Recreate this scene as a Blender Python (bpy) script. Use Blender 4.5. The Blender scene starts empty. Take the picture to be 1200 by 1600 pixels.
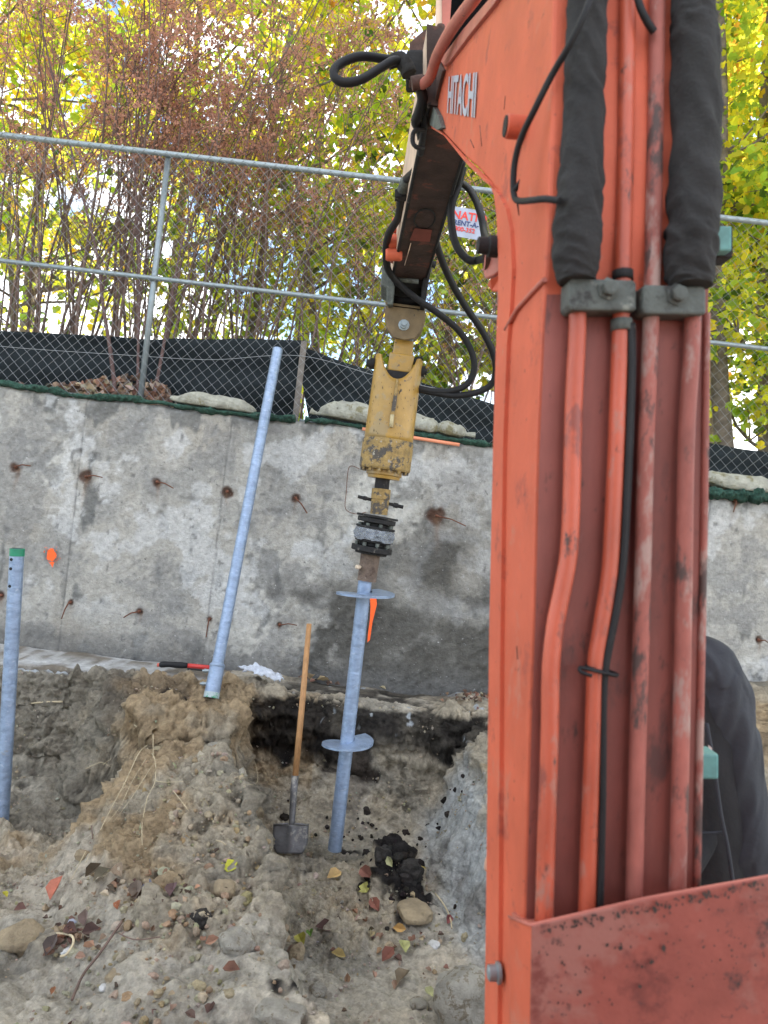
import bpy, bmesh, math, random
import numpy as np
from mathutils import Vector, Matrix

# ------------------------------------------------------------------ camera, sky, sun, exposure
sc = bpy.context.scene
COL = sc.collection
CAMH = 1.72                        # eye of the person in the cab above the site ground
ROLL = math.atan(0.115)
S_, C_ = math.sin(ROLL), math.cos(ROLL)
cam_d = bpy.data.cameras.new('camera')
cam = bpy.data.objects.new('camera', cam_d); COL.objects.link(cam)
cam_d.sensor_fit = 'VERTICAL'; cam_d.sensor_height = 24.0; cam_d.lens = 18.0
cam_d.clip_start = 0.05; cam_d.clip_end = 600
cam_d.dof.use_dof = True; cam_d.dof.focus_distance = 4.6; cam_d.dof.aperture_fstop = 3.6
cam.matrix_world = Matrix(((C_, -S_, 0, 0), (0, 0, -1, 0), (S_, C_, 0, CAMH), (0, 0, 0, 1)))
sc.camera = cam

SUN_EL, SUN_AZ = math.radians(34), math.radians(44)      # azimuth from +Y (beyond the wall), negative = left
w = bpy.data.worlds.new('World'); sc.world = w; w.use_nodes = True
nt = w.node_tree; nt.nodes.clear()
def N(nt, t, **k):
    n = nt.nodes.new(t)
    for a, b in k.items():
        if a.startswith('i_'): n.inputs[a[2:].replace('_', ' ')].default_value = b
        else: setattr(n, a, b)
    return n
sky = N(nt, 'ShaderNodeTexSky', sky_type='NISHITA'); sky.sun_disc = False
sky.sun_elevation = SUN_EL; sky.sun_rotation = SUN_AZ; sky.air_density = 1.0; sky.dust_density = 0.25; sky.ozone_density = 2.0
tc = N(nt, 'ShaderNodeTexCoord'); ns = N(nt, 'ShaderNodeTexNoise'); ns.inputs['Scale'].default_value = 3.2
ns.inputs['Detail'].default_value = 7; ns.inputs['Roughness'].default_value = 0.6
cr = N(nt, 'ShaderNodeValToRGB'); cr.color_ramp.elements[0].position = 0.45; cr.color_ramp.elements[1].position = 0.56
cr.color_ramp.elements[1].color = (1, 1, 1, 1)
mix = N(nt, 'ShaderNodeMix', data_type='RGBA'); mix.inputs[7].default_value = (12, 11.8, 11.6, 1)
bg = N(nt, 'ShaderNodeBackground'); bg.inputs['Strength'].default_value = 0.14
out = N(nt, 'ShaderNodeOutputWorld')
L = nt.links.new
L(tc.outputs['Generated'], ns.inputs['Vector']); L(ns.outputs['Fac'], cr.inputs['Fac'])
mm = N(nt, 'ShaderNodeMath', operation='MULTIPLY'); mm.inputs[1].default_value = 0.85
L(cr.outputs['Color'], mm.inputs[0]); L(mm.outputs[0], mix.inputs[0])
L(sky.outputs['Color'], mix.inputs[6]); L(mix.outputs[2], bg.inputs['Color']); L(bg.outputs[0], out.inputs[0])

sd = bpy.data.lights.new('sun', 'SUN'); sd.energy = 5.0; sd.angle = math.radians(0.6); sd.color = (1, 0.93, 0.82)
sun = bpy.data.objects.new('sun', sd); COL.objects.link(sun)
sdir = Vector((math.sin(SUN_AZ) * math.cos(SUN_EL), math.cos(SUN_AZ) * math.cos(SUN_EL), math.sin(SUN_EL)))
sun.rotation_euler = sdir.to_track_quat('Z', 'Y').to_euler(); sun.location = (-6, 8, 12)
sc.view_settings.view_transform = 'Standard'; sc.view_settings.look = 'None'
sc.view_settings.exposure = 1.28; sc.view_settings.gamma = 1.0; sc.view_settings.use_curve_mapping = False
sc.cycles.max_bounces = 6; sc.cycles.diffuse_bounces = 3; sc.cycles.glossy_bounces = 2
sc.cycles.transmission_bounces = 4; sc.cycles.transparent_max_bounces = 8

# ------------------------------------------------------------------ helpers
rnd = random.Random(7); rng = np.random.default_rng(11)
def P(px, py, d):
    """a point d metres ahead of the lens, measured off the photograph"""
    dx, dy = (px - 600) / 1200, (800 - py) / 1200
    return Vector((d * (dx * C_ - dy * S_), d, CAMH + d * (dx * S_ + dy * C_)))
UPF = Vector((-S_, 0, C_)); RTF = Vector((C_, 0, S_)); FWD = Vector((0, 1, 0))   # the tilted digger's own axes

class MB:
    def __init__(s): s.v = []; s.f = []; s.sm = []
    def add(s, vs, fs, smooth=False):
        b = len(s.v); s.v += [tuple(v) for v in vs]; s.f += [tuple(i + b for i in f) for f in fs]; s.sm += [smooth] * len(fs)
        return s
    def box(s, c, sx, sy, sz, ax=None):
        c = Vector(c); X, Y, Z = ax if ax else (Vector((1, 0, 0)), Vector((0, 1, 0)), Vector((0, 0, 1)))
        vs = [c + X * (sx / 2 * i) + Y * (sy / 2 * j) + Z * (sz / 2 * k) for k in (-1, 1) for j in (-1, 1) for i in (-1, 1)]
        return s.add(vs, [(0, 2, 3, 1), (4, 5, 7, 6), (0, 1, 5, 4), (2, 6, 7, 3), (0, 4, 6, 2), (1, 3, 7, 5)])
    def prism(s, pts, vec):
        pts = [Vector(p) for p in pts]; vec = Vector(vec); n = len(pts)
        vs = pts + [p + vec for p in pts]
        return s.add(vs, [tuple(range(n))[::-1], tuple(range(n, 2 * n))] + [(i, (i + 1) % n, n + (i + 1) % n, n + i) for i in range(n)])
    def tube(s, path, r, n=10, cap=True, smooth=True, flat=1.0):
        path = [Vector(p) for p in path]; m = len(path)
        if not hasattr(r, '__len__'): r = [r] * m
        t0 = (path[1] - path[0]).normalized()
        u = t0.orthogonal().normalized(); rings = []
        for i, p in enumerate(path):
            t = (path[min(i + 1, m - 1)] - path[max(i - 1, 0)]).normalized()
            u = (u - t * u.dot(t)).normalized(); v = t.cross(u)
            rings += [p + (u * math.cos(2 * math.pi * k / n) + v * math.sin(2 * math.pi * k / n) * flat) * r[i] for k in range(n)]
        fs = [(i * n + k, i * n + (k + 1) % n, (i + 1) * n + (k + 1) % n, (i + 1) * n + k) for i in range(m - 1) for k in range(n)]
        s.add(rings, fs, smooth)
        if cap:
            b = len(s.v) - len(rings)
            s.f += [tuple(b + k for k in range(n))[::-1], tuple(b + (m - 1) * n + k for k in range(n))]; s.sm += [False, False]
        return s
    def lathe(s, a, b, prof, n=24):
        """profile of (t along a->b in metres, radius); doubled rings keep the edges hard"""
        a, b = Vector(a), Vector(b); d = (b - a).normalized(); u = d.orthogonal().normalized(); v = d.cross(u)
        for (t0, r0), (t1, r1) in zip(prof[:-1], prof[1:]):
            vs = []
            for t, r in ((t0, r0), (t1, r1)):
                vs += [a + d * t + (u * math.cos(2 * math.pi * k / n) + v * math.sin(2 * math.pi * k / n)) * max(r, 1e-4) for k in range(n)]
            s.add(vs, [(k, (k + 1) % n, n + (k + 1) % n, n + k) for k in range(n)], True)
        return s
    def build(s, name, mat, parent=None, bevel=0, loc=None):
        me = bpy.data.meshes.new(name); me.from_pydata(s.v, [], s.f); me.update()
        me.polygons.foreach_set('use_smooth', s.sm)
        return link(name, me, mat, parent, bevel)
def link(name, me, mat, parent=None, bevel=0):
    o = bpy.data.objects.new(name, me); COL.objects.link(o)
    if mat and not me.materials: me.materials.append(mat)
    if parent is not None:
        o.parent = parent; o.matrix_parent_inverse = parent.matrix_basis.inverted()
    if bevel:
        b = o.modifiers.new('bevel', 'BEVEL'); b.width = bevel; b.segments = 2; b.limit_method = 'ANGLE'; b.angle_limit = math.radians(40)
    return o
def tag(o, label=None, cat=None, group=None, kind=None):
    if label: o['label'] = label
    if cat: o['category'] = cat
    if group: o['group'] = group
    if kind: o['kind'] = kind
    return o
def empty(name, loc, label, cat, group=None):
    o = bpy.data.objects.new(name, None); COL.objects.link(o); o.location = loc; o.empty_display_size = .1
    return tag(o, label, cat, group)
def fastmesh(name, V, F, smooth=False, col=None):
    """V (n,3), F (m,k) arrays; col (n,4) vertex colours"""
    me = bpy.data.meshes.new(name); V = np.asarray(V, np.float32); F = np.asarray(F, np.int32); k = F.shape[1]
    me.vertices.add(len(V)); me.vertices.foreach_set('co', V.ravel())
    me.loops.add(F.size); me.loops.foreach_set('vertex_index', F.ravel())
    me.polygons.add(len(F)); me.polygons.foreach_set('loop_start', np.arange(0, F.size, k, dtype=np.int32))
    me.polygons.foreach_set('loop_total', np.full(len(F), k, np.int32))
    me.polygons.foreach_set('use_smooth', np.full(len(F), smooth)); me.update(calc_edges=True)
    if col is not None:
        a = me.color_attributes.new('Col', 'FLOAT_COLOR', 'POINT'); a.data.foreach_set('color', np.asarray(col, np.float32).ravel())
    return me
def gridfaces(nx, ny):
    i = np.arange(nx * ny).reshape(ny, nx)
    return np.stack([i[:-1, :-1], i[:-1, 1:], i[1:, 1:], i[1:, :-1]], -1).reshape(-1, 4)
def catmull(pts, n=8):
    pts = [Vector(p) for p in pts]; q = [pts[0]] + pts + [pts[-1]]; r = []
    for i in range(1, len(q) - 2):
        a, b, c, d = q[i - 1:i + 3]
        for k in range(n):
            t = k / n
            r.append(0.5 * ((2 * b) + (c - a) * t + (2 * a - 5 * b + 4 * c - d) * t * t + (3 * b - a - 3 * c + d) * t ** 3))
    return r + [pts[-1]]
# value noise
def _h(ix, iy, iz, seed):
    h = (ix * 374761393 + iy * 668265263 + iz * 2147483647 + seed * 974634777) & 0xFFFFFFFF
    h = ((h ^ (h >> 13)) * 1274126177) & 0xFFFFFFFF
    h = ((h ^ (h >> 16)) * 2246822519) & 0xFFFFFFFF
    return ((h ^ (h >> 15)) & 0xFFFFFF) / float(0xFFFFFF)
def vnoise(x, y, z=0.0, seed=0):
    x, y, z = np.broadcast_arrays(np.asarray(x, float), np.asarray(y, float), np.asarray(z, float))
    fx, fy, fz = np.floor(x), np.floor(y), np.floor(z); ix, iy, iz = (a.astype(np.int64) for a in (fx, fy, fz))
    u, v, q = x - fx, y - fy, z - fz
    u, v, q = (a * a * (3 - 2 * a) for a in (u, v, q)); r = 0
    for a in (0, 1):
        for b in (0, 1):
            for c in (0, 1):
                r = r + _h(ix + a, iy + b, iz + c, seed) * (u if a else 1 - u) * (v if b else 1 - v) * (q if c else 1 - q)
    return r * 2 - 1
def fbm(x, y, z=0.0, seed=0, o=4, g=0.5):
    r = 0; a = 1
    for k in range(o):
        r = r + a * vnoise(np.asarray(x) * 2 ** k + 17.3 * k, np.asarray(y) * 2 ** k - 9.1 * k, np.asarray(z) * 2 ** k, seed + k); a *= g
    return r
def SS(a, b, t):
    t = np.clip((np.asarray(t, float) - a) / (b - a), 0, 1); return t * t * (3 - 2 * t)

# ------------------------------------------------------------------ materials
MATS = {}
def mat(name, col, rough=0.8, metal=0.0, vary=0.15, scale=8, bump=0.0, bscale=40, spots=None, spotscale=25, spotlim=0.62, attr=False,
        trans=0.0, spec=0.5, stretch=None, spotsoft=0.05):
    if name in MATS: return MATS[name]
    m = bpy.data.materials.new(name); m.use_nodes = True; nt = m.node_tree; nt.nodes.clear(); L = nt.links.new
    out = N(nt, 'ShaderNodeOutputMaterial'); b = N(nt, 'ShaderNodeBsdfPrincipled')
    b.inputs['Roughness'].default_value = rough; b.inputs['Metallic'].default_value = metal
    b.inputs['Specular IOR Level'].default_value = spec
    tc = N(nt, 'ShaderNodeTexCoord'); vec = tc.outputs['Object']
    if stretch:
        mp = N(nt, 'ShaderNodeMapping'); mp.inputs['Scale'].default_value = stretch; L(vec, mp.inputs[0]); vec = mp.outputs[0]
    n1 = N(nt, 'ShaderNodeTexNoise'); n1.inputs['Scale'].default_value = scale; n1.inputs['Detail'].default_value = 6; n1.inputs['Roughness'].default_value = .65
    L(vec, n1.inputs['Vector'])
    mr = N(nt, 'ShaderNodeMapRange'); mr.inputs[1].default_value = .3; mr.inputs[2].default_value = .7
    mr.inputs[3].default_value = 1 - vary; mr.inputs[4].default_value = 1 + vary; L(n1.outputs['Fac'], mr.inputs[0])
    mx = N(nt, 'ShaderNodeVectorMath', operation='SCALE'); L(mr.outputs[0], mx.inputs['Scale'])
    if attr:
        at = N(nt, 'ShaderNodeAttribute'); at.attribute_name = 'Col'; L(at.outputs['Color'], mx.inputs[0])
    else: mx.inputs[0].default_value = col
    c = mx.outputs[0]
    for i, (scol, ssc, slim) in enumerate(spots if isinstance(spots, list) else ([(spots, spotscale, spotlim)] if spots else [])):
        n2 = N(nt, 'ShaderNodeTexNoise'); n2.inputs['Scale'].default_value = ssc; n2.inputs['Detail'].default_value = 5; n2.inputs['Roughness'].default_value = .7
        mp2 = N(nt, 'ShaderNodeMapping'); mp2.inputs['Location'].default_value = (3.1 * i + 1, 2.7 * i, 5.3); L(vec, mp2.inputs[0]); L(mp2.outputs[0], n2.inputs['Vector'])
        r2 = N(nt, 'ShaderNodeMapRange'); r2.inputs[1].default_value = slim; r2.inputs[2].default_value = slim + spotsoft; L(n2.outputs['Fac'], r2.inputs[0])
        mm = N(nt, 'ShaderNodeMix', data_type='RGBA'); mm.inputs[7].default_value = (*scol, 1)
        L(r2.outputs[0], mm.inputs[0]); L(c, mm.inputs[6]); c = mm.outputs[2]
    L(c, b.inputs['Base Color'])
    if bump:
        n3 = N(nt, 'ShaderNodeTexNoise'); n3.inputs['Scale'].default_value = bscale; n3.inputs['Detail'].default_value = 8; n3.inputs['Roughness'].default_value = .7
        L(vec, n3.inputs['Vector']); bp = N(nt, 'ShaderNodeBump'); bp.inputs['Strength'].default_value = min(1, bump * 1.0)
        bp.inputs['Distance'].default_value = 1.2 / bscale; L(n3.outputs['Fac'], bp.inputs['Height']); L(bp.outputs[0], b.inputs['Normal'])
    sh = b.outputs[0]
    if trans:
        t = N(nt, 'ShaderNodeBsdfTranslucent'); L(c, t.inputs['Color']); ms = N(nt, 'ShaderNodeMixShader'); ms.inputs[0].default_value = trans
        L(sh, ms.inputs[1]); L(t.outputs[0], ms.inputs[2]); sh = ms.outputs[0]
    L(sh, out.inputs['Surface']); MATS[name] = m; return m
M_soil = mat('soil', None, 1, vary=.34, scale=34, bump=1.0, bscale=30, attr=True, spec=.12, spots=[((.56, .52, .44), 150, .69), ((.12, .095, .07), 130, .69)])
M_conc = mat('concrete', None, .92, vary=.24, scale=22, bump=.8, bscale=42, attr=True, spec=.2, spots=[((.15, .15, .145), 60, .64), ((.60, .60, .60), 48, .655), ((.18, .18, .175), 17, .66)])
M_red = mat('red_paint', (.56, .120, .062), .58, spec=.3, vary=.16, scale=5, bump=.07, bscale=50, spots=[((.50, .17, .11), 4.5, .60), ((.36, .085, .055), 9, .58), ((.40, .26, .20), 18, .66), ((.09, .035, .03), 38, .65)], spotsoft=.08)
M_face = mat('shaded_grimy_face', (.215, .062, .048), .6, vary=.3, scale=7, bump=.12, bscale=50, spots=[((.26, .15, .135), 6, .57), ((.10, .04, .035), 12, .56), ((.04, .022, .02), 34, .61)], spotsoft=.10, stretch=(1, 1, .35))  # boom red darkened for the shade on its cab side, plus grime spots
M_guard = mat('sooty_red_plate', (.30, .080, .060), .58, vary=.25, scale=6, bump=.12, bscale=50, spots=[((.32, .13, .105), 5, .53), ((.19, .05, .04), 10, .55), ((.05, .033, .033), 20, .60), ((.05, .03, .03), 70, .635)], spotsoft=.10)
M_redside = M_red
M_redpale = mat('faded_red_paint', (.42, .13, .095), .55, vary=.2, scale=9, bump=.08, spots=[((.11, .07, .06), 26, .62)])
M_rust = mat('rust_brown', (.085, .045, .035), .85, vary=.4, scale=20, bump=.4, spots=[((.16, .06, .03), 12, .6)])
M_armdark = mat('shaded_arm', (.055, .033, .027), .8, vary=.4, scale=12, bump=.25, spots=[((.14, .05, .035), 9, .58)])  # arm paint darkened for its shadowed underside; reddish wear spots
M_cream = mat('sunlit_scratch_cream', (.62, .47, .36), .6, vary=.2, scale=10)  # sunlight on the arm's left side painted in; also tip edge and gouge
M_rubber = mat('black_rubber', (.012, .0125, .014), .6, spec=.3, vary=.3, scale=20)
M_sleeve = mat('hose_sleeve_cloth', (.026, .026, .026), .95, vary=.35, scale=12, bump=.5, bscale=60)
M_clamp = mat('clamp_grey', (.095, .11, .10), .65, vary=.4, scale=20, bump=.4, spots=[((.22, .24, .21), 40, .60), ((.03, .03, .028), 16, .58)], spotsoft=.1)
M_yellow = mat('yellow_paint', (.36, .215, .045), .33, vary=.2, scale=10, bump=.1, spots=[((.30, .21, .085), 5, .56), ((.07, .055, .04), 30, .625), ((.5, .43, .3), 48, .655)])
M_yelldirt = mat('dirty_yellow', (.30, .20, .065), .6, vary=.35, scale=30, bump=.4, spots=[((.07, .06, .05), 14, .50), ((.36, .33, .27), 60, .60)])
M_olive = mat('olive_bracket', (.15, .105, .05), .6, vary=.3, scale=14, bump=.2, spots=[((.05, .04, .03), 20, .6)])
M_black = mat('black_steel', (.018, .018, .019), .7, spec=.3, vary=.4, scale=30, bump=.3, spots=[((.12, .11, .10), 30, .62)])
M_tape = mat('duct_tape', (.42, .46, .52), .25, metal=.75, vary=.3, scale=30, bump=1, bscale=18)
M_zinc = mat('galvanised', (.27, .355, .50), .34, metal=.4, vary=.22, scale=14, bump=.3, bscale=30, spots=[((.19, .26, .38), 12, .52), ((.44, .52, .64), 26, .60), ((.30, .28, .24), 7, .62)], stretch=(1, 1, 1.9), spotsoft=.14)
M_zincp = mat('galvanised_rail', (.27, .32, .345), .4, metal=.5, vary=.12, scale=20)
M_wire = mat('fence_wire', (.30, .32, .34), .45, metal=.3, vary=.1)
M_wood = mat('shovel_wood', (.42, .22, .09), .6, vary=.25, scale=10, stretch=(6, 6, .6), bump=.15)
M_steel = mat('shovel_steel', (.15, .15, .155), .5, metal=.5, vary=.35, scale=14, bump=.2, spots=[((.27, .26, .24), 16, .58)])
M_green = mat('green_paint', (.015, .22, .12), .5, vary=.2)
M_net = mat('green_netting', (.030, .085, .062), .95, vary=.6, scale=40, bump=1, bscale=60, spots=[((.11, .13, .10), 60, .6)])
M_silt = mat('silt_fabric', (.013, .018, .021), .85, spec=.2, vary=.25, scale=10, bump=.3, bscale=80, spots=[((.10, .11, .12), 6, .70)])
M_bag = mat('sandbag_cloth', (.44, .44, .37), .9, vary=.28, scale=14, bump=.9, bscale=22, spots=[((.26, .24, .14), 9, .54), ((.10, .08, .06), 22, .63)], spotsoft=.09)
M_orange = mat('orange_pipe', (.72, .27, .15), .5, vary=.15)
M_stake = mat('stake_wood', (.19, .17, .15), .9, vary=.3, scale=20)
M_bark = mat('bark', (.17, .14, .115), .95, vary=.4, scale=12, bump=.7, bscale=25)
M_weed = mat('weed_stem', (.15, .10, .08), .85, vary=.4, scale=6)
M_weedred = mat('sapling_stem', (.11, .065, .06), .8, vary=.3, scale=14, bump=.3)
M_seed = mat('dried_seed', (.58, .32, .24), .95, vary=.3, scale=4, trans=.6)
M_leaf = mat('tree_leaf', None, .6, vary=.12, scale=2, attr=True, trans=.72, spec=.3)
M_dead = mat('dead_leaf', None, .85, vary=.25, scale=30, attr=True, trans=.1)
M_rustmark = mat('rusty_tie', (.15, .06, .035), .95, vary=.4, scale=50, bump=.5)
M_spray = mat('orange_spray', (.95, .13, .02), .7, vary=.12, scale=60)
M_teal = mat('teal_paint', (.10, .28, .27), .6, vary=.25, scale=30, spots=[((.3, .4, .38), 40, .62)])
M_white = mat('white_vinyl', (.33, .37, .47), .5, vary=.15)
M_letter = mat('silver_letter', (.42, .46, .54), .4, vary=.1)
M_redink = mat('red_ink', (.65, .05, .04), .5); M_blueink = mat('blue_ink', (.03, .05, .16), .5)
M_glove = mat('glove_cloth', (.60, .64, .72), .9, vary=.25, scale=30, bump=.6, bscale=40)
M_root = mat('dry_root', (.50, .42, .28), .9, vary=.3, scale=20)
M_stone = mat('stone', (.40, .375, .32), .95, vary=.3, scale=12, bump=1, bscale=30, spots=[((.25, .21, .15), 20, .55)])
M_stonew = mat('pale_stone', (.52, .52, .51), .9, vary=.2, scale=20, bump=.5)
M_stoneo = mat('ochre_stone', (.34, .27, .175), .95, vary=.3, scale=12, bump=.8, bscale=30)
M_peat = mat('peat_clod', (.035, .031, .028), 1, vary=.5, scale=30, bump=1, bscale=40)
M_far = mat('upper_ground_soil', (.38, .34, .25), 1, vary=.4, scale=1.5, bump=.5)
M_jacket = mat('jacket_cloth', (.030, .034, .043), .8, vary=.18, scale=9, bump=.2, bscale=50)
M_blackcl = mat('black_cloth', (.014, .014, .016), .9, vary=.3, scale=12, bump=.2)
M_skin = mat('skin', (.48, .27, .19), .6, vary=.06)
M_helmet = mat('helmet_white', (.7, .7, .68), .35, vary=.03)
# ------------------------------------------------------------------ ground: a dug-out trench below the wall
def mound_h(y): return np.interp(y, [1.5, 2.4, 2.7, 2.95, 3.20, 3.40, 3.75, 4.10, 4.36, 4.42, 4.6, 5.0, 5.1], [-1.74, -1.78, -1.71, -1.63, -1.56, -1.47, -1.43, -1.42, -1.43, -1.29, -1.275, -1.26, -1.24])
def xm_(y): return np.interp(y, [2.4, 3.0, 3.5, 4.1, 4.4, 4.5, 5.0], [-.35, -.58, -.82, -1.05, -1.10, -1.35, -1.62])
def xl_(y): return np.interp(y, [2.5, 2.8, 3.0, 3.3, 3.45, 3.8, 4.0, 4.4, 5.0], [.12, -.14, -.27, -.36, -.42, -.56, -.66, -.70, -.66])
def xr_(y): return np.interp(y, [2.4, 3.0, 3.3, 3.7, 4.2, 4.7], [1.2, .88, .66, .50, .46, .42])
def H0(x, y):
    x = np.asarray(x, float); y = np.asarray(y, float)
    wx = x + .07 * fbm(x * 2.2, y * 2.2, seed=3, o=3); wy = y + .06 * fbm(x * 2.5, y * 2.5, seed=5, o=3)
    left = np.interp(wy, [2.4, 3.0, 3.6, 4.3, 4.55, 4.74, 4.83, 4.93, 4.99, 5.1], [-1.84, -1.88, -1.93, -1.97, -1.86, -1.74, -1.56, -1.50, -1.31, -1.30])
    m = left + (mound_h(wy) - left) * SS(-.70 + .36 * SS(3.7, 4.4, wy), .04, wx - xm_(wy))
    fl = np.interp(wy, [2.2, 2.5, 2.75, 3.4, 4.0], [-1.76, -1.81, -1.97, -1.99, -1.94])
    back = np.interp(wy, [4.40, 4.55, 4.72, 4.86, 4.905, 4.95, 5.05], [-1.99, -1.93, -1.78, -1.66, -1.34, -1.27, -1.25])
    rb_top = np.interp(wy, [2.2, 2.9, 3.3, 3.8, 4.3, 5.0], [-1.74, -1.76, -1.70, -1.50, -1.36, -1.25])
    rb = -2.0 + (rb_top + 2.0) * SS(-.02, .34, wx - xr_(wy))
    k = 30.; pit = np.log(np.exp(k * (fl + 2)) + np.exp(k * (back + 2)) + np.exp(k * (rb + 2))) / k - 2 - .008
    z = m + (pit - m) * SS(-.01, .10, wx - xl_(wy))
    z = z + .22 * SS(1.0, 2.0, x) * SS(3.9, 4.8, y) + .12 * SS(1.9, 2.5, x) * SS(4.7, 5.1, y)
    z = np.where(y > 5.06, np.where(x < -.95, np.minimum(z, -1.31 + .05 * SS(-1.25, -.95, x)), z), z)
    # peat heap in the pit, nose of the mound
    z = z + .20 * np.exp(-(((x - .27) / .10) ** 2 + ((y - 4.05) / .17) ** 2)) + .06 * np.exp(-(((x - .36) / .10) ** 2 + ((y - 3.75) / .12) ** 2))
    z = z + .15 * np.exp(-(((x + .50) / .13) ** 2 + ((y - 3.60) / .11) ** 2)) + .09 * np.exp(-(((x + .62) / .2) ** 2 + ((y - 4.0) / .12) ** 2))
    z = z - .05 * np.exp(-(((x + .93) / .16) ** 2 + ((y - 4.68) / .16) ** 2)) - .16 * np.exp(-(((x + .50) / .10) ** 2 + ((y - 4.12) / .16) ** 2))
    z = z + .05 * np.exp(-(((x + .1) / .3) ** 2 + ((y - 2.62) / .10) ** 2))
    z = z + SS(2.3, 1.6, y) * (-1.72 - z)
    return z + .018 * fbm(x * 4, y * 4, seed=9, o=3)
def ground_hit(px, py, d0=2.0, d1=5.45):
    ds = np.arange(d0, d1, .01); dx, dy = (px - 600) / 1200, (800 - py) / 1200
    X = ds * (dx * C_ - dy * S_); Z = ds * (dx * S_ + dy * C_)
    h = H0(X, ds); hit = np.nonzero(Z < h)[0]
    i = hit[0] if len(hit) else len(ds) - 1
    return Vector((X[i], ds[i], h[i] + CAMH)), ds[i]
def gnormal(x, y):
    e = .03; return Vector((-(H0(x + e, y) - H0(x - e, y)) / (2 * e), -(H0(x, y + e) - H0(x, y - e)) / (2 * e), 1)).normalized()

def axis_(*segs):
    r = [np.arange(a, b, s) for a, b, s in segs]; return np.unique(np.round(np.concatenate(r), 5))
gx = np.concatenate([[-80, -40, -20, -10, -6], axis_((-4.2, -2.75, .06), (-2.75, 1.25, .0078), (1.25, 3.3, .04)), [3.3, 4.2, 6, 10, 20, 40, 80]])
gy = np.concatenate([[-80, -40, -20, -10, -5, -2], axis_((-1, 2.3, .08), (2.3, 4.7, .009), (4.7, 4.78, .0045), (4.78, 5.0, .0026), (5.0, 5.08, .0045), (5.08, 5.56, .02))])
X, Y = np.meshgrid(gx, gy); Z = H0(X, Y)
Zy, Zx = np.gradient(Z, gy, gx); nl = np.sqrt(Zx ** 2 + Zy ** 2 + 1); nx_, ny_, nz_ = -Zx / nl, -Zy / nl, 1 / nl
steep = 1 - nz_
lump = np.abs(fbm(X * 7, Y * 7, Z * 7, seed=21, o=4)); fine = fbm(X * 26, Y * 26, Z * 26, seed=31, o=3, g=.6)
clod = np.minimum(.45, np.maximum(0, vnoise(X * 15, Y * 15, Z * 15, seed=41) - .12) * 2.2) * SS(-.5, .2, fbm(X * 1.6, Y * 1.6, seed=44, o=2)) + .5 * np.minimum(.4, np.maximum(0, vnoise(X * 34, Y * 34, Z * 34, seed=42) - .2) * 2)
strata = vnoise(X * 1.6, Y * 1.6, Z * 34 + 1.5 * fbm(X * 3, Y * 3, seed=51, o=2), seed=52)
sandy = SS(.0, .5, fbm(X * 1.3, Y * 1.3, seed=61, o=3) + .75 * SS(-.05, -.25, X - xm_(Y)) * SS(4.3, 3.9, Y))
floorish = SS(-1.62, -1.82, Z) * SS(.5, .1, steep); sandy = np.clip(sandy + .8 * floorish * SS(-.5, .1, vnoise(X * 1.7, Y * 1.7, seed=64)), 0, 1)
amp = (1 - .72 * sandy)
ridge = 1 - 2 * np.abs(fbm(X * 11 + .3 * fine, Y * 11, Z * 11, seed=23, o=5, g=.6)); cell = np.abs(vnoise(X * 9, Y * 9, Z * 9, seed=24)) ** .5
disp = amp * (.070 * lump - .020 + .012 * fine + .045 * clod + .020 * ridge + .018 * cell) + (1 - amp) * .010 * fine + steep * (.040 * strata + .08 * fbm(X * 5, Y * 5, Z * 5, seed=71, o=3) + .010 * fine)
fade = SS(2.0, 2.5, Y) * SS(5.3, 5.0, Y) * .85 + .15
fade = np.where((Y < -1.5) | (np.abs(X) > 4.3), 0, fade)
disp = disp * (1 - .6 * SS(.0, .12, X - xr_(Y)) * SS(3.1, 3.4, Y) * SS(-1.45, -1.6, Z)); disp *= 1 - .85 * np.exp(-(((X + .48) / .16) ** 2 + ((Y - 4.08) / .22) ** 2)); disp *= fade
VX, VY, VZ = X + nx_ * disp, Y + ny_ * disp, Z + nz_ * disp
# colours of the soil itself
def lerpc(c, col, m): return c * (1 - m[..., None]) + np.array(col) * m[..., None]
c = np.zeros(X.shape + (3,)) + np.array((.46, .385, .275))
n1 = fbm(X * 2.1, Y * 2.1, Z * 2.1, seed=81, o=4); n2 = fbm(X * 6, Y * 6, Z * 6, seed=91, o=4)
c = lerpc(c, (.39, .27, .145), SS(.0, .7, n1 + .5 * n2 + .45 * ((X > -1.5) & (X < -.25) & (Y > 3.1)) - .15) * .8)
c = lerpc(c, (.56, .50, .40), SS(.1, .9, sandy + .4 * n2 - .35 * (Y > 4)) * .65)
c = lerpc(c, (.22, .195, .15), SS(.25, .8, -n1 + .4 * n2 + .6 * ((X < -1.35) & (Z > -1.86) & (Y > 4.25))) * .75)
c = c * (1 + .30 * np.clip(ridge[..., None] * .5 + n2[..., None] * .6, -.8, .8))
edge = .05 * n2
pm = SS(4.74, 4.80, Y + edge) * SS(-.76, -.58, X + 2 * edge) * SS(-1.62, -1.50, VZ + 2.2 * edge + .05 * n1) * SS(-1.245, -1.275, VZ + .3 * edge)
c = lerpc(c, (.034, .029, .025), np.clip(pm * 1.15, 0, 1) * np.clip(.93 + .25 * n2, .5, .97))
c = lerpc(c, (.50, .51, .50), SS(.52, .62, vnoise(X * 13, Y * 13, Z * 13, seed=101) * .7 + vnoise(X * 30, Y * 30, Z * 30, seed=103) * .4) * SS(4.78, 4.85, Y) * SS(-1.42, -1.36, VZ) * (X > -.7) * (X < 1.3))
pb = SS(-.05, .1, X - xr_(Y) + edge) * SS(3.2, 3.5, Y) * SS(-1.42, -1.58, VZ + 2 * edge) * SS(4.80, 4.6, Y)
c = lerpc(c, (.52, .52, .48), pb * .85)
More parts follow.
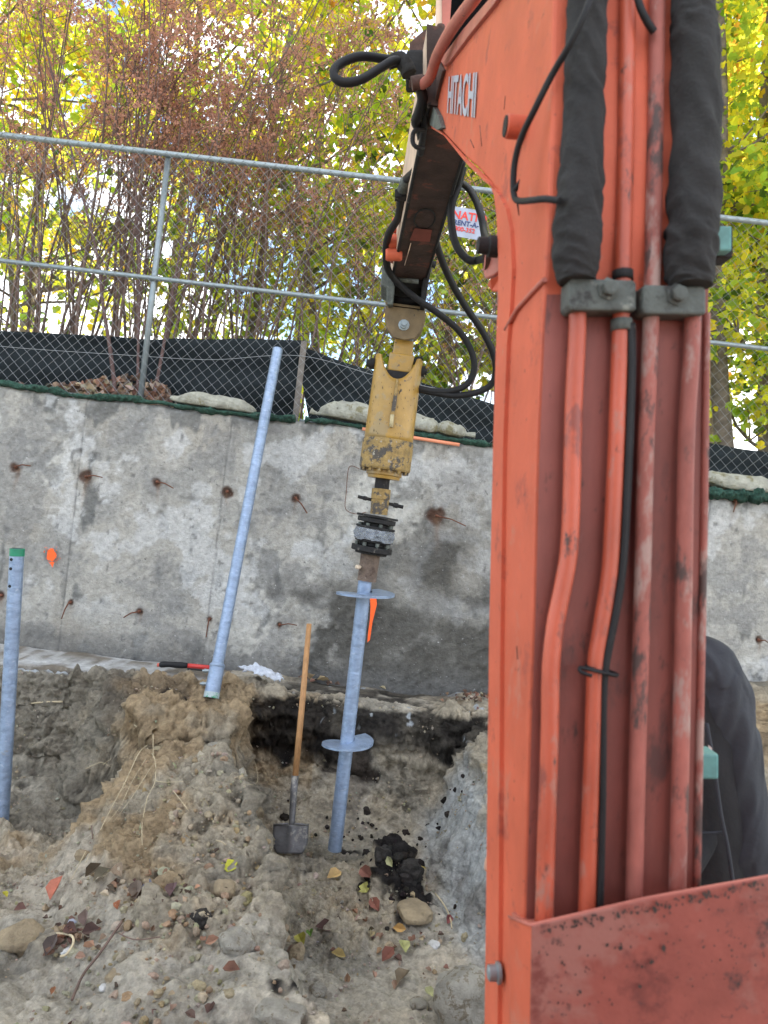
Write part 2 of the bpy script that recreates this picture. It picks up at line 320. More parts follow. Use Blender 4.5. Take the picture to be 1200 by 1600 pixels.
hp = np.exp(-(((X - .27) / .11) ** 2 + ((Y - 4.02) / .18) ** 2)) + np.exp(-(((X - .38) / .09) ** 2 + ((Y - 3.82) / .13) ** 2))
c = lerpc(c, (.028, .024, .022), SS(.35, .6, hp + .5 * n2))
c = lerpc(c, (.56, .57, .56), SS(5.0, 5.03, Y) * SS(-.9, -1.1, X) * SS(-.1, .35, n2 + .2))
c = lerpc(c, (.10, .075, .055), SS(.5, .8, vnoise(X * 3.3, Y * 3.3, Z * 3.3, seed=111) + .3 * n2) * .55)
col = np.ones(X.shape + (4,)); col[..., :3] = np.clip(c * np.array((.90, .945, 1.02)), .01, .8)
gm = fastmesh('ground', np.stack([VX, VY, VZ + CAMH], -1).reshape(-1, 3), gridfaces(len(gx), len(gy)), True, col.reshape(-1, 4))
tag(link('ground', gm, M_soil), kind='structure')
# upper ground behind the wall
ux = np.concatenate([[-90, -45, -20], np.arange(-10, 10, .25), [12, 25, 45, 90]]); uy = np.concatenate([np.arange(5.78, 12, .2), [14, 18, 25, 40, 70, 120]])
UX, UY = np.meshgrid(ux, uy); UZ = CAMH + .50 + .05 * fbm(UX, UY, seed=7) - .0 * UX - .2 * SS(1.6, 2.4, UX) * SS(20, 6, UY) + np.maximum(0, UY - 14) * .03
tag(link('upper_ground', fastmesh('upper_ground', np.stack([UX, UY, UZ], -1).reshape(-1, 3), gridfaces(len(ux), len(uy)), True), M_far), kind='structure')

# ------------------------------------------------------------------ retaining wall
WY = 5.5
def walltop(x): return np.interp(x, [-6, 0, 1.0, 1.35, 6], [.575, .575, .55, .40, .36]) + .012 * vnoise(x * 2.2, 0, seed=8) + .008 * vnoise(x * 9, 3, seed=18)
wall = empty('retaining_wall', (0, WY, CAMH - 1.3), 'long grey weathered concrete retaining wall with rusty form ties above the dug trench', 'wall')
wx = np.concatenate([np.arange(-5.0, -2.9, .08), np.arange(-2.9, 2.9, .0105), np.arange(2.9, 6, .08)]); wt = np.linspace(0, 1, 185)
T, WX = np.meshgrid(wt, wx, indexing='ij'); ztop = walltop(WX); zb = -2.1
WZ = zb + (ztop - zb) * (T ** .85)
WZ = WZ + 0
b1 = fbm(WX * 1.2, WZ * 1.2, seed=121, o=5); b2 = fbm(WX * 5, WZ * 5, seed=131, o=4); b3 = fbm(WX * 22, WZ * 22, seed=141, o=3)
joints = [P(x_, 800, WY).x for x_ in (115, 345)] + [P(1108, 900, WY).x - .05]
jm = sum(np.exp(-((WX - j - .006 * vnoise(WZ * 9, j, seed=4)) / .006) ** 2) for j in joints)
spall = SS(.46, .60, b2 * .60 + .35 * b1 + .28 * vnoise(WX * 14, WZ * 14, seed=151) + .22 * vnoise(WX * 30, WZ * 30, seed=153) + .14 * SS(.4, -.2, WX))
WYY = WY - .008 * b1 - .004 * b3 - .003 * b2 + .008 * spall * (1 + b3) + .007 * jm
top_r = SS(.0, .03, ztop - WZ); WYY = WYY + (1 - top_r) * (.02 + .02 * np.abs(b2))
c = np.zeros(WX.shape + (3,)) + np.array((.50, .475, .42))
c = lerpc(c, (.64, .62, .56), SS(-.1, .7, b1 + .4 * b2) * .9)
c = lerpc(c, (.36, .355, .33), SS(.1, .8, -b1 + .6 * b2) * .7)
c = lerpc(c, (.44, .39, .31), SS(.2, .9, fbm(WX * 2.3, WZ * 2.3, seed=133, o=4)) * .4)
c = lerpc(c, (.32, .315, .295), spall * .8)
c = lerpc(c, (.14, .145, .14), SS(.25, .75, fbm(WX * 9, WZ * 3.5, seed=161, o=4) + .9 * SS(.25, 0, ztop - WZ) - .35) * .75)
mo = fbm(WX * 3.1, WZ * 3.1, seed=181, o=6, g=.62); c = lerpc(c, (.72, .72, .70), SS(.25, .55, mo) * .55 * SS(-1.1, -.7, WZ)); c = lerpc(c, (.30, .295, .28), SS(.28, .5, -mo + .15 * b3) * .55)
c = lerpc(c, (.20, .195, .185), SS(.62, .8, vnoise(WX * 38, WZ * 38, seed=183) * .6 + .5 * vnoise(WX * 16, WZ * 16, seed=184)) * .7); c = lerpc(c, (.16, .16, .155), np.clip(jm, 0, 1) * .55)
# wet dark patch left of / below the auger (a soaked area of the concrete)
wet = SS(-.46, -.34, WX + .12 * b2 + .06 * b3 + .15 * (WZ + .5)) * SS(.05, -.22, WZ + .22 * b2 + .12 * b1 - .25 * SS(.2, .9, WX) + .28) * SS(2.2, 1.6, WX)
bw = fbm(WX * 2.6 + 7, WZ * 2.6, seed=139, o=6, g=.62)
wet = SS(-.58, -.12, WX + .34 * bw + .06 * b3 - .30 * SS(-.75, .15, WZ)) * SS(.16, -.38, WZ + .34 * bw + .12 * b1 - .26 * SS(-.25, .1, WX)) * SS(2.2, 1.6, WX)
zs = -.63 - .12 * (WX - .3) + .05 * b1; wet = wet * (1 - .60 * np.exp(-((WZ - zs) / .085) ** 2) * SS(.0, .25, WX) * (.75 + .4 * b2)) * (.55 + .45 * SS(-.45, -.72, WZ + .05 * b2) + .35 * np.exp(-(((WX - .38) / .22) ** 2 + ((WZ + .33) / .2) ** 2)))
c = lerpc(c, (.105, .098, .085), np.clip(wet * (1.05 + .35 * b2 + .25 * bw), 0, .94))
ring = np.exp(-(((np.hypot(WX - .62, (WZ + .38) * 1.1) - .30 - .05 * b1) / .03) ** 2)); c = lerpc(c, (.34, .34, .33), ring * .5 * SS(-.7, .1, b2))
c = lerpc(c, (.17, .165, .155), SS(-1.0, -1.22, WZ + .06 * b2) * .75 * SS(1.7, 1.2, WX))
sw = 0
ties = [(25, 730, 1.0, (48, 728)), (135, 745, 1.0, (160, 746)), (246, 753, .8, (271, 763)), (355, 768, .65, None), (462, 778, .7, (480, 802)), (682, 806, 1.3, (728, 822)),
        (2, 930, .7, None), (110, 941, .35, (96, 967)), (218, 955, .5, (193, 965)), (328, 967, .4, (322, 996)), (437, 976, .3, (464, 977)), (1148, 782, .9, (1146, 800)), (1185, 1000, .6, (1200, 1004))]
for (px, py, s_, e) in ties:
    q = P(px, py, WY); dx_, dz_ = WX - q.x, WZ - (q.z - CAMH)
    r = np.hypot(dx_, dz_ * .9) / (.054 * s_) + .55 * b2 + .25 * b3
    c = lerpc(c, (.10, .048, .030), SS(1.15, .55, r) * .9)
    c = lerpc(c, (.25, .15, .09), np.exp(-((dx_ - .01 - .02 * b2) / (.016 * s_)) ** 2) * SS(.02, -.02, dz_) * SS(-.24 * s_, 0, dz_) * .55)
    WYY = WYY + .014 * SS(.7, .3, r)
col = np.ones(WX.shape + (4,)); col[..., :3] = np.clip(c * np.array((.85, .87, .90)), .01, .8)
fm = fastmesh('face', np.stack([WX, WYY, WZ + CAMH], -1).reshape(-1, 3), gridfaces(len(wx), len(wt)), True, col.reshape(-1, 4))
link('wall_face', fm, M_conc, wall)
# back and top of the wall as a solid body 2 mm behind the face
ncap = 160; cx = np.linspace(-5, 6, ncap); ct = walltop(cx) + CAMH - .006
V = []; 
for k in range(ncap): V += [(cx[k], WY + .045, CAMH - 2.1), (cx[k], WY + .045, ct[k] - .012), (cx[k], WY + .04, ct[k]), (cx[k], WY + .26, ct[k]), (cx[k], WY + .26, CAMH - 2.1)]
F = [(5 * k + a, 5 * k + a + 1, 5 * k + 6 + a, 5 * k + 5 + a) for k in range(ncap - 1) for a in range(4)]
cc = np.zeros((len(V), 4)) + (.33, .33, .32, 1)
link('wall_body', fastmesh('wall_body', V, F, True, cc), M_conc, wall)
# footing ledge
def footing(x0, x1, ztp, yf, name):
    fx = np.arange(x0, x1, .015); prof = [(0, -.5), (0, -.06), (0, -.02), (.012, 0), (.06, .0), (.14, .004), (.25, .006), (.4, .01), (.46, .012)]
    A = np.array(prof); FX, K = np.meshgrid(fx, np.arange(len(prof))); FY = yf + A[K, 0]; FZ = ztp + A[K, 1]
    bb = fbm(FX * 6, FY * 6, FZ * 6, seed=201, o=4); FY = FY + np.where(A[K, 0] < .05, .02 * bb + .035 * fbm(FX * 1.7, 0, seed=203, o=2), 0); FZ = FZ + .008 * bb
    cl = np.zeros(FX.shape + (3,)) + np.array((.44, .44, .43)); cl = lerpc(cl, (.20, .175, .14), SS(-.25, .35, bb + .6 * fbm(FX * 5, FY * 12, seed=205) + .35 * SS(-1.6, -.9, FX)))
    cl = lerpc(cl, (.66, .68, .68), SS(.25, .6, -bb) * .5 * SS(-1.2, -1.8, FX))
    co = np.ones(FX.shape + (4,)); co[..., :3] = cl
    link('footing', fastmesh(name, np.stack([FX, FY, FZ + CAMH], -1).reshape(-1, 3), gridfaces(len(fx), len(prof)), True, co.reshape(-1, 4)), M_conc, wall)
footing(-5, -.86, -1.262, 5.03, 'footing'); footing(1.35, 6, -.955, 5.06, 'footing')
for (px, py, s_, e) in ties:
    mb = MB(); q = P(px, py, WY + .004)
    mb.lathe(q + Vector((0, .02, 0)), q - Vector((0, .2, 0)), [(0, .011), (.03, .012), (.036, .006), (.036, 0)], 8)
    if e:
        q2 = P(e[0], e[1], WY - .05); mid = (q + q2) / 2 + Vector((0, -.02, .012))
        mb.tube([q, q + Vector((0, -.03, 0)), mid, q2], [.0055, .005, .0045, .004], 6)
    mb.build('tie_rod', M_rustmark, wall)
# orange survey sprays: flat paint on the concrete
def blob(cx, cy, pts, yoff):
    v = [P(cx + a, cy + b, WY - yoff) for a, b in pts]; return v
mb = MB(); base = [(math.cos(a) * 7.5 * (1 + .15 * math.sin(3 * a + 1)), math.sin(a) * 10 * (1 + .12 * math.cos(5 * a))) for a in np.linspace(0, 2 * math.pi, 22, endpoint=False)]
mb.add(blob(80, 867, base, .030), [tuple(range(22))]); mb.add(blob(81, 878, [(-4, 0), (4, 0), (1, 9), (-1, 5)], .0301), [(0, 1, 2, 3)])
for k in range(26):
    a = rnd.uniform(0, 6.28); r = rnd.uniform(9, 16); s = rnd.uniform(.4, 1.0); mb.add(blob(80 + math.cos(a) * r, 868 + math.sin(a) * r, [(-s, 0), (0, s), (s, 0), (0, -s)], .030), [(0, 1, 2, 3)])
mb.build('spray_mark', M_spray, wall)
mb = MB(); mb.add(blob(583, 940, [(-5, -6), (5, -6), (6, 4), (3, 16), (-1, 32), (-5, 60), (-9, 64), (-8, 50), (-5, 28), (-4, 8)], .034), [tuple(range(10))])
mb.build('spray_mark', M_spray, wall)
# scratched loop in the concrete surface left of the drive
mb = MB(); mb.tube(catmull([P(562, 733, WY - .03), P(550, 728, WY - .03), P(544, 735, WY - .03), P(541, 770, WY - .03), P(540, 795, WY - .03), P(556, 803, WY - .03), P(572, 800, WY - .03)], 5), .0025, 5)
mb.build('wire_stub', M_rustmark, wall)

# ------------------------------------------------------------------ chain link fence
FY = 5.66
fence = empty('chain_link_fence', P(225, 610, FY), 'galvanised chain link fence standing along the top of the concrete wall', 'fence')
def railz(py_at0, px=0): return P(px, py_at0, FY).z
ztop_r, zmid_r, zbot_r = P(258, 240, FY).z, P(235, 434, FY).z, P(225, 628, FY).z
for z_, r_ in ((ztop_r, .021), (zmid_r, .017)):
    MB().tube([(-8, FY, z_), (9, FY, z_)], r_, 12).build('rail', M_zincp, fence)
zb0 = CAMH + .60
MB().tube([(-8, FY, zb0), (-2.12, FY, zb0 - .003)], .014, 10).build('rail', M_zincp, fence)
a_, b_ = P(468, 657, FY - .08), P(497, 661, FY - .08)
MB().tube([a_, b_], .013, 10).build('rail', M_zincp, fence)
for x_ in [P(243, 400, FY).x + k * 3.05 for k in (-2, -1, 0, 1, 2)]:
    MB().tube([(x_, FY + .03, CAMH + .40), (x_, FY + .03, ztop_r)], .022, 12).build('post', M_zincp, fence)
    MB().tube([(x_ - .03, FY + .02, zmid_r), (x_ + .03, FY + .02, zmid_r)], .025, 12).build('tie_band', M_zincp, fence)
# woven wire: zigzag strands
dw = .0405; rows = int((ztop_r - zb0 + .16) / dw); xs = np.arange(-4.6, 5.2, 2 * dw); ang = np.arange(3) * 2 * np.pi / 3
Vs, Fs = [], []; n0 = 0
for k, x0 in enumerate(xs):
    for sgn in (1, -1):
        i = np.arange(rows + 1); px_ = x0 + np.where(i % 2 == 0, 0, dw * sgn); pz = zb0 - .14 + i * dw
        px_ = px_ + .004 * vnoise(px_ * 6, pz * 6, seed=5); pz = pz + .004 * vnoise(px_ * 5, pz * 5, seed=6)
        py_ = FY - .024 + .002 * sgn + .03 * vnoise(px_ * .9, pz * .9, seed=9) * SS(zmid_r - .3, zb0, pz) - .0 * px_
        if True:
            pz = np.maximum(pz, CAMH + walltop(px_) + .005)
        ring = np.stack([px_[:, None] + .00165 * np.cos(ang), py_[:, None] + .00165 * np.sin(ang), np.repeat(pz[:, None], 3, 1)], -1)
        Vs.append(ring.reshape(-1, 3)); j = np.arange(rows)[:, None] * 3 + np.arange(3)
        jn = np.arange(rows)[:, None] * 3 + (np.arange(3) + 1) % 3
        Fs.append(np.stack([j, jn, jn + 3, j + 3], -1).reshape(-1, 4) + n0); n0 += 3 * (rows + 1)
wm = link('wire_mesh', fastmesh('wire_mesh', np.concatenate(Vs), np.concatenate(Fs)), M_wire, fence); wm['kind'] = 'stuff'

# rental sign tied to the fence
def text_mesh(s, size, name, m, origin, xdir, ydir, parent, depth=.0012, squeeze=1.0, bold=.0):
    cu = bpy.data.curves.new(name, 'FONT'); cu.body = s; cu.size = size; cu.extrude = depth; cu.offset = bold; cu.resolution_u = 3
    t = bpy.data.objects.new(name, cu); COL.objects.link(t); bpy.context.view_layer.update()
    me = bpy.data.meshes.new_from_object(t.evaluated_get(bpy.context.evaluated_depsgraph_get())); bpy.data.objects.remove(t); bpy.data.curves.remove(cu)
    xd, yd = Vector(xdir).normalized() * squeeze, Vector(ydir).normalized(); zd = xd.cross(yd).normalized()
    me.transform(Matrix(((xd.x, yd.x, zd.x, origin[0]), (xd.y, yd.y, zd.y, origin[1]), (xd.z, yd.z, zd.z, origin[2]), (0, 0, 0, 1))))
    me.name = name; me.materials.clear(); return link(name, me, m, parent)
SY = FY - .045
tl = P(708, 322, SY); sgn = empty('fence_sign', tl, 'small white rental sign with red and blue lettering tied to the fence behind the hoses', 'sign')
tilt = .05; xd = Vector((math.cos(tilt), 0, -math.sin(tilt))); zd = Vector((math.sin(tilt), 0, math.cos(tilt)))
MB().prism([tl, tl + xd * .235, tl + xd * .235 - zd * .215, tl - zd * .215], (0, .003, 0)).build('panel', M_white, sgn)
fo = Vector((0, -.003, 0))
text_mesh('NATIO', .082, 'lettering', M_redink, tl + xd * .004 - zd * .085 + fo, xd, zd, sgn, bold=.002)
text_mesh('RENT-A-', .050, 'lettering', M_blueink, tl + xd * .02 - zd * .130 + fo, xd, zd, sgn, bold=.0012)
text_mesh('800-352', .046, 'lettering', M_redink, tl + xd * .035 - zd * .173 + fo, xd, zd, sgn, bold=.001)

# ------------------------------------------------------------------ silt fence (black fabric) behind the chain link
def cloth_sheet(name, top, bot, y0, y1, seed, label, nx=160, nz=26):
    """top/bot: lists of (px,py) along the sheet; hangs slack with horizontal folds"""
    d = (y0 + y1) / 2; tp = [P(a, b, y0 + (y1 - y0) * i / (len(top) - 1)) for i, (a, b) in enumerate(top)]; bt = [P(a, b, y0 + (y1 - y0) * i / (len(bot) - 1)) for i, (a, b) in enumerate(bot)]
    s = np.linspace(0, 1, nx); ta = np.array([[*v] for v in tp]); ba = np.array([[*v] for v in bt]); kt = np.linspace(0, 1, len(tp)); kb = np.linspace(0, 1, len(bt))
    Tt = np.stack([np.interp(s, kt, ta[:, i]) for i in range(3)], -1); Bb = np.stack([np.interp(s, kb, ba[:, i]) for i in range(3)], -1)
    q = np.linspace(0, 1, nz)[:, None, None]; V = Bb[None] + (Tt - Bb)[None] * q; Xx, Qq = V[..., 0], np.repeat(np.linspace(0, 1, nz)[:, None], nx, 1)
    V[..., 1] += .016 * np.sin(Qq * 13 + 1.3 * vnoise(Xx * 1.3, 0, seed=seed) + .6 * Xx) + .05 * vnoise(Xx * 1.1, Qq * 2, seed=seed + 1) + .010 * vnoise(Xx * 7, Qq * 12, seed=seed + 2)
    V[-1, :, 2] += .01 * vnoise(Xx[-1] * 4, 0, seed=seed + 3)
    o = link(name, fastmesh(name, V.reshape(-1, 3), gridfaces(nx, nz), True), M_silt)
    so = o.modifiers.new('thick', 'SOLIDIFY'); so.thickness = .003
    return tag(o, label, 'silt fence', 'black silt fences behind the chain link')
cloth_sheet('silt_fence', [(-500, 455), (0, 517), (120, 524), (250, 531), (400, 530), (478, 532)], [(-500, 560), (0, 640), (120, 650), (250, 660), (400, 672), (456, 676)], 5.95, 5.95, 300,
            'black fabric silt fence sagging in horizontal folds behind the left part of the chain link')
cloth_sheet('silt_fence', [(462, 540), (520, 558), (575, 575), (650, 592), (720, 612), (800, 640), (1000, 668)], [(488, 690), (520, 694), (575, 698), (650, 702), (720, 708), (800, 715), (1000, 740)], 5.92, 6.0, 320,
            'second black silt fence sheet sloping down to the right behind the yellow drive')
cloth_sheet('silt_fence', [(1020, 680), (1110, 692), (1200, 706), (1420, 730)], [(1020, 770), (1110, 765), (1200, 778), (1420, 800)], 6.0, 6.05, 340,
            'low black silt fence strip right of the red boom', 80, 12)
a_, b_ = P(458, 695, 5.86), P(474, 533, 5.86)
tag(MB().box((a_ + b_) / 2, .045, .02, (b_ - a_).length).build('wooden_stake', M_stake, bevel=.003), 'grey wooden stake at the overlap of the two silt fence sheets', 'stake')
o = MB().tube(catmull([P(0, 541, 5.84), P(60, 546, 5.84), P(200, 555, 5.84), P(330, 562, 5.84), P(470, 556, 5.84), P(600, 590, 5.84), P(775, 625, 5.84)], 8), .0022, 5).build('tension_wire', M_wire)
tag(o, 'thin slack wire strung in front of the black silt fence', 'wire')

# green netting roll along the wall top, sandbags, orange pipe
def rough_roll(path, r, seed, amp=.6, n=20, step=14, flat=.7):
    pth = catmull(path, step); m = len(pth); rr = [r * (1 + amp * .8 * float(vnoise(i * .11, 0, seed=seed))) for i in range(m)]
    mb = MB(); mb.tube(pth, rr, n, flat=1); a = np.array(mb.v); c0 = np.repeat(np.array([[*p] for p in pth]), n, 0)
    dv = a - c0; k = 1 + amp * .45 * vnoise(a[:, 0] * 16, a[:, 1] * 30, a[:, 2] * 30, seed=seed + 3) + amp * .5 * vnoise(a[:, 0] * 60, a[:, 1] * 90, a[:, 2] * 90, seed=seed + 4)
    dv *= k[:, None]; dv[:, 2] *= flat; a = c0 + dv; mb.v = [tuple(v) for v in a]; return mb
NET = 'green netting rolls along the wall top'
def wtop(px): 
    p = P(px, 650, WY + .03); return Vector((p.x, WY + .02, CAMH + float(walltop(p.x))))
def rowpts(pxs, dz, y=None): return [wtop(a) + Vector((0, (y or 0), dz)) for a in pxs]
tag(rough_roll(rowpts(list(range(-150, 470, 18)), .018), .040, 400, flat=.5).build('netting_roll', M_net), 'green erosion netting bunched along the left half of the wall top', 'netting', NET)
tag(rough_roll(rowpts(list(range(478, 790, 15)), .014), .034, 410, flat=.5).build('netting_roll', M_net), 'green netting strip under the sandbags behind the yellow drive', 'netting', NET)
tag(rough_roll(rowpts(list(range(1050, 1300, 14)), .03, -.02), .070, 420, flat=.6).build('netting_roll', M_net), 'thick frayed green netting under the white bag right of the boom', 'netting', NET)
def sandbag(pts, radii, seed, label, y=.06, tie=True):
    pth = catmull(pts, 6); m = len(pth); t = np.linspace(0, 1, m); rr = np.interp(t, np.linspace(0, 1, len(radii)), radii)
    n = 22; mb = MB(); mb.tube(pth, list(rr), n); a = np.array(mb.v); c0 = np.repeat(np.array([[*p] for p in pth]), n, 0); dv = a - c0
    wr = .22 * vnoise(a[:, 0] * 9, a[:, 1] * 14, a[:, 2] * 14, seed=seed) + .14 * (1 - 2 * np.abs(vnoise(a[:, 0] * 24, a[:, 1] * 30, a[:, 2] * 30, seed=seed + 2))) + .09 * np.sin(np.arctan2(dv[:, 2], dv[:, 1]) * 9 + 3 * vnoise(a[:, 0] * 6, 0, seed=seed)) * (np.repeat(rr, n) < .6 * max(radii))
    dv *= (1 + wr)[:, None]; dv[:, 2] *= .80; dv[:, 2] = np.maximum(dv[:, 2], -.45 * np.repeat(rr, n)); mb.v = [tuple(v) for v in (c0 + dv)]
    o = mb.build('sandbag', M_bag); return tag(o, label, 'sandbag', 'sandbags laid on the wall top')
zz = .045
sandbag([wtop(262) + Vector((0, .02, .065)), wtop(275) + Vector((0, .03, 0.068)), wtop(300) + Vector((0, .03, 0.073)), wtop(340) + Vector((0, .03, 0.078)), wtop(375) + Vector((0, .03, 0.063)), wtop(398) + Vector((0, .03, 0.048))],
        [.02, .035, .075, .085, .07, .02], 500, 'pale sandbag with brown leaves on it, leftmost on the wall top')
sandbag([wtop(484) + Vector((0, .03, 0.078)), wtop(496) + Vector((0, .03, 0.068)), wtop(512) + Vector((0, .03, 0.083)), wtop(545) + Vector((0, .03, 0.093)), wtop(590) + Vector((0, .03, 0.088)), wtop(622) + Vector((0, .03, 0.068))],
        [.035, .018, .075, .105, .10, .03], 510, 'pale sandbag with a gathered neck just left of the yellow drive')
sandbag([wtop(628) + Vector((0, .03, 0.078)), wtop(650) + Vector((0, .03, 0.083)), wtop(675) + Vector((0, .03, 0.078)), wtop(688) + Vector((0, .03, 0.068))], [.04, .09, .085, .03], 520, 'short pale sandbag just right of the yellow drive')
sandbag([wtop(684) + Vector((0, .03, 0.073)), wtop(700) + Vector((0, .03, 0.078)), wtop(722) + Vector((0, .03, 0.073)), wtop(732) + Vector((0, .03, 0.063)), wtop(746) + Vector((0, .03, 0.063))], [.03, .08, .075, .02, .03], 530, 'small pale sandbag with a tied end next to the boom')
sandbag([wtop(1100) + Vector((0, .02, .11)), wtop(1120) + Vector((0, .02, .13)), wtop(1150) + Vector((0, .02, .11)), wtop(1200) + Vector((0, .02, .10)), wtop(1290) + Vector((0, .02, .09))], [.02, .07, .085, .09, .03], 540, 'long white sandbag lying on netting right of the red boom')
tag(MB().tube([P(566, 670, 5.47), P(640, 683, 5.47), P(718, 695, 5.47)], .013, 10).build('orange_conduit', M_orange), 'thin orange plastic pipe lying along the wall edge under the sandbags', 'pipe')

# ------------------------------------------------------------------ leaves
LEAF = np.array([(0, 0, 0), (.28, .10, .05), (.50, .30, .09), (.30, .42, .04), (.33, .72, .07), (0, 1.0, -.02), (-.33, .72, .07), (-.30, .42, .04), (-.50, .30, .09), (-.28, .10, .05), (0, .45, -.03)])
LEAF[:, 1] -= .45
LF = np.array([(10, i, i + 1) for i in range(9)] + [(10, 9, 0)])
OVAL = np.array([(0, -.5, 0), (.24, -.2, .07), (.27, .12, .08), (0, .5, 0), (-.27, .12, .08), (-.24, -.2, .07), (0, 0, -.02)]); OF = np.array([(6, i, (i + 1) % 6) for i in range(6)])
def leafcloud(name, pos, size, cols, tmpl=LEAF, faces=LF, rg=rng, flat=0.0):
    n = len(pos); a = rg.uniform(0, 2 * np.pi, n); u = rg.normal(size=(n, 3)); u[:, 2] += flat * 3; u /= np.linalg.norm(u, axis=1)[:, None]
    t = rg.normal(size=(n, 3)); t -= (t * u).sum(1)[:, None] * u; t /= np.linalg.norm(t, axis=1)[:, None]; b = np.cross(u, t)
    V = pos[:, None] + size[:, None, None] * (tmpl[None, :, 0, None] * t[:, None] + tmpl[None, :, 1, None] * b[:, None] + tmpl[None, :, 2, None] * u[:, None] * 2.0)
    F = (faces[None] + (np.arange(n) * len(tmpl))[:, None, None]).reshape(-1, 3)
    C = np.ones((n, len(tmpl), 4)); C[..., :3] = cols[:, None]
    return fastmesh(name, V.reshape(-1, 3), F, False, C.reshape(-1, 4))
def palette(n, cols, wts, rg, jit=.18):
    k = rg.choice(len(cols), n, p=np.array(wts) / sum(wts)); c = np.array(cols)[k]; return np.clip(c * (1 + rg.normal(size=(n, 1)) * jit) + c * rg.normal(size=(n, 3)) * .06, .004, .9)
YEL, GRN, OLV, ORG, DGR = (.88, .72, .05), (.34, .48, .05), (.62, .64, .06), (.78, .42, .07), (.10, .17, .03)

def tree(name, label, cat, base, height, crown_r, nleaf, size, cols, wts, seed, trunk_r=.11, low=.3, lean=(0, 0), group='autumn trees beyond the fence', limbs=11):
    rg = np.random.default_rng(seed); rr = random.Random(seed); root = empty(name, base, label, cat, group); b = Vector(base)
    tr = MB(); tp = [b + Vector((lean[0] * t ** 1.3 + .10 * math.sin(seed + 5 * t), lean[1] * t + .10 * math.cos(seed * 2 + 4 * t), height * t)) for t in np.linspace(0, .93, 10)]
    tr.tube(tp, [trunk_r * (1 - .85 * t) + .01 for t in np.linspace(0, 1, 10)], 8); ends = []
    for i in range(limbs):
        t = low + (.93 - low) * (i + rr.random()) / limbs; k = min(8, int(t / .93 * 9)); p0 = tp[k].lerp(tp[k + 1], t / .93 * 9 - k)
        a = i * 2.4 + rr.uniform(-.5, .5); ln = crown_r * (1.1 - .75 * abs(t - .5)) * rr.uniform(.75, 1.1); up = rr.uniform(.25, .8)
        d = Vector((math.cos(a), math.sin(a), up)).normalized(); pth = [p0]; cur = p0.copy()
        for s in range(5):
            d = (d + Vector((rr.uniform(-.25, .25), rr.uniform(-.25, .25), rr.uniform(-.12, .16)))).normalized(); cur = cur + d * ln / 5; pth.append(cur.copy())
        r0 = trunk_r * .42 * (1.1 - t); tr.tube(pth, [r0 * (1 - .8 * q / 5) + .004 for q in range(6)], 6)
        ends += [pth[j].lerp(pth[j + 1], .5) for j in (2, 3, 4)] + [pth[5]]
        for s in range(7):
            j = rr.randint(1, 5); q0 = pth[j]; d2 = Vector((rr.uniform(-1, 1), rr.uniform(-1, 1), rr.uniform(-.3, .9))).normalized(); l2 = ln * rr.uniform(.22, .5)
            q1 = q0 + d2 * l2 * .5; q2 = q1 + (d2 + Vector((rr.uniform(-.4, .4), rr.uniform(-.4, .4), rr.uniform(-.2, .2)))).normalized() * l2 * .5
            tr.tube([q0, q1, q2], [.012, .008, .004], 4, cap=False); ends += [q1, q2, q1.lerp(q2, .5)]
            for e in range(2):
                q3 = q2 + Vector((rr.uniform(-1, 1), rr.uniform(-1, 1), rr.uniform(-.6, .6))) * .28; tr.tube([q1.lerp(q2, rr.random()), q3], [.005, .002], 3, cap=False); ends.append(q3)
    tr.build('trunk', M_bark, root)
    E = np.array([[*e] for e in ends]); k = rg.integers(0, len(E), nleaf); pos = E[k] + rg.normal(size=(nleaf, 3)) * (.10 + .035 * crown_r) * np.array((1, 1, .75))
    cl = palette(nleaf, cols, wts, rg); tint = rg.normal(size=len(E))[k] * .12; cl = np.clip(cl * (1 + tint[:, None] * np.array((1.3, .8, .5))), .01, .85)
    link('crown', leafcloud('crown', pos, size * 1.15 * rg.uniform(.5, 1.35, nleaf), cl, rg=rg), M_leaf, root)
    return root
G = CAMH + .45
Y1 = [YEL, OLV, GRN, ORG]
TR = [  # x, y, h, crown, leaves, size, weights, label
 (-6.6, 11.5, 9.0, 3.0, 7500, .10, (3, 4, 3, 1), 'tree with yellow green crown at the far left behind the brown weeds'),
 (-3.9, 13.5, 10.5, 3.1, 8000, .11, (2, 3, 3, 2), 'tall thin tree with orange tinged crown rising above the left end of the brown weeds'),
 (-1.5, 12.2, 10.0, 3.0, 9500, .11, (4, 4, 2, 1), 'tree with bright yellow green crown behind the fence post'),
 (.6, 10.8, 9.0, 2.8, 10500, .10, (5, 4, 2, 1.6), 'bright yellow tree directly behind the digger arm'),
 (2.6, 13.0, 10.5, 3.0, 7000, .11, (4, 4, 2, 1), 'yellow tree hidden mostly behind the red boom'),
 (4.9, 10.2, 8.5, 2.7, 9500, .10, (5, 4, 2, 1), 'yellow green tree at the right edge beside the red boom'),
 (7.6, 12.5, 10.0, 3.2, 7000, .11, (5, 4, 3, 1), 'wide yellow tree leaning in at the far right edge'),
]
for i, (x, y, h, cr_, nl_, sz, wt_, lb) in enumerate(TR):
    tree('maple_tree', lb, 'tree', (x, y, G), h, cr_, int(nl_ * (.6 if x < -1 else 1.0)), sz, Y1, wt_, 600 + i, .10 + .012 * (i % 3), .34 if x < -1 else .2, (rnd.uniform(-.8, .8), rnd.uniform(-.4, .4)))
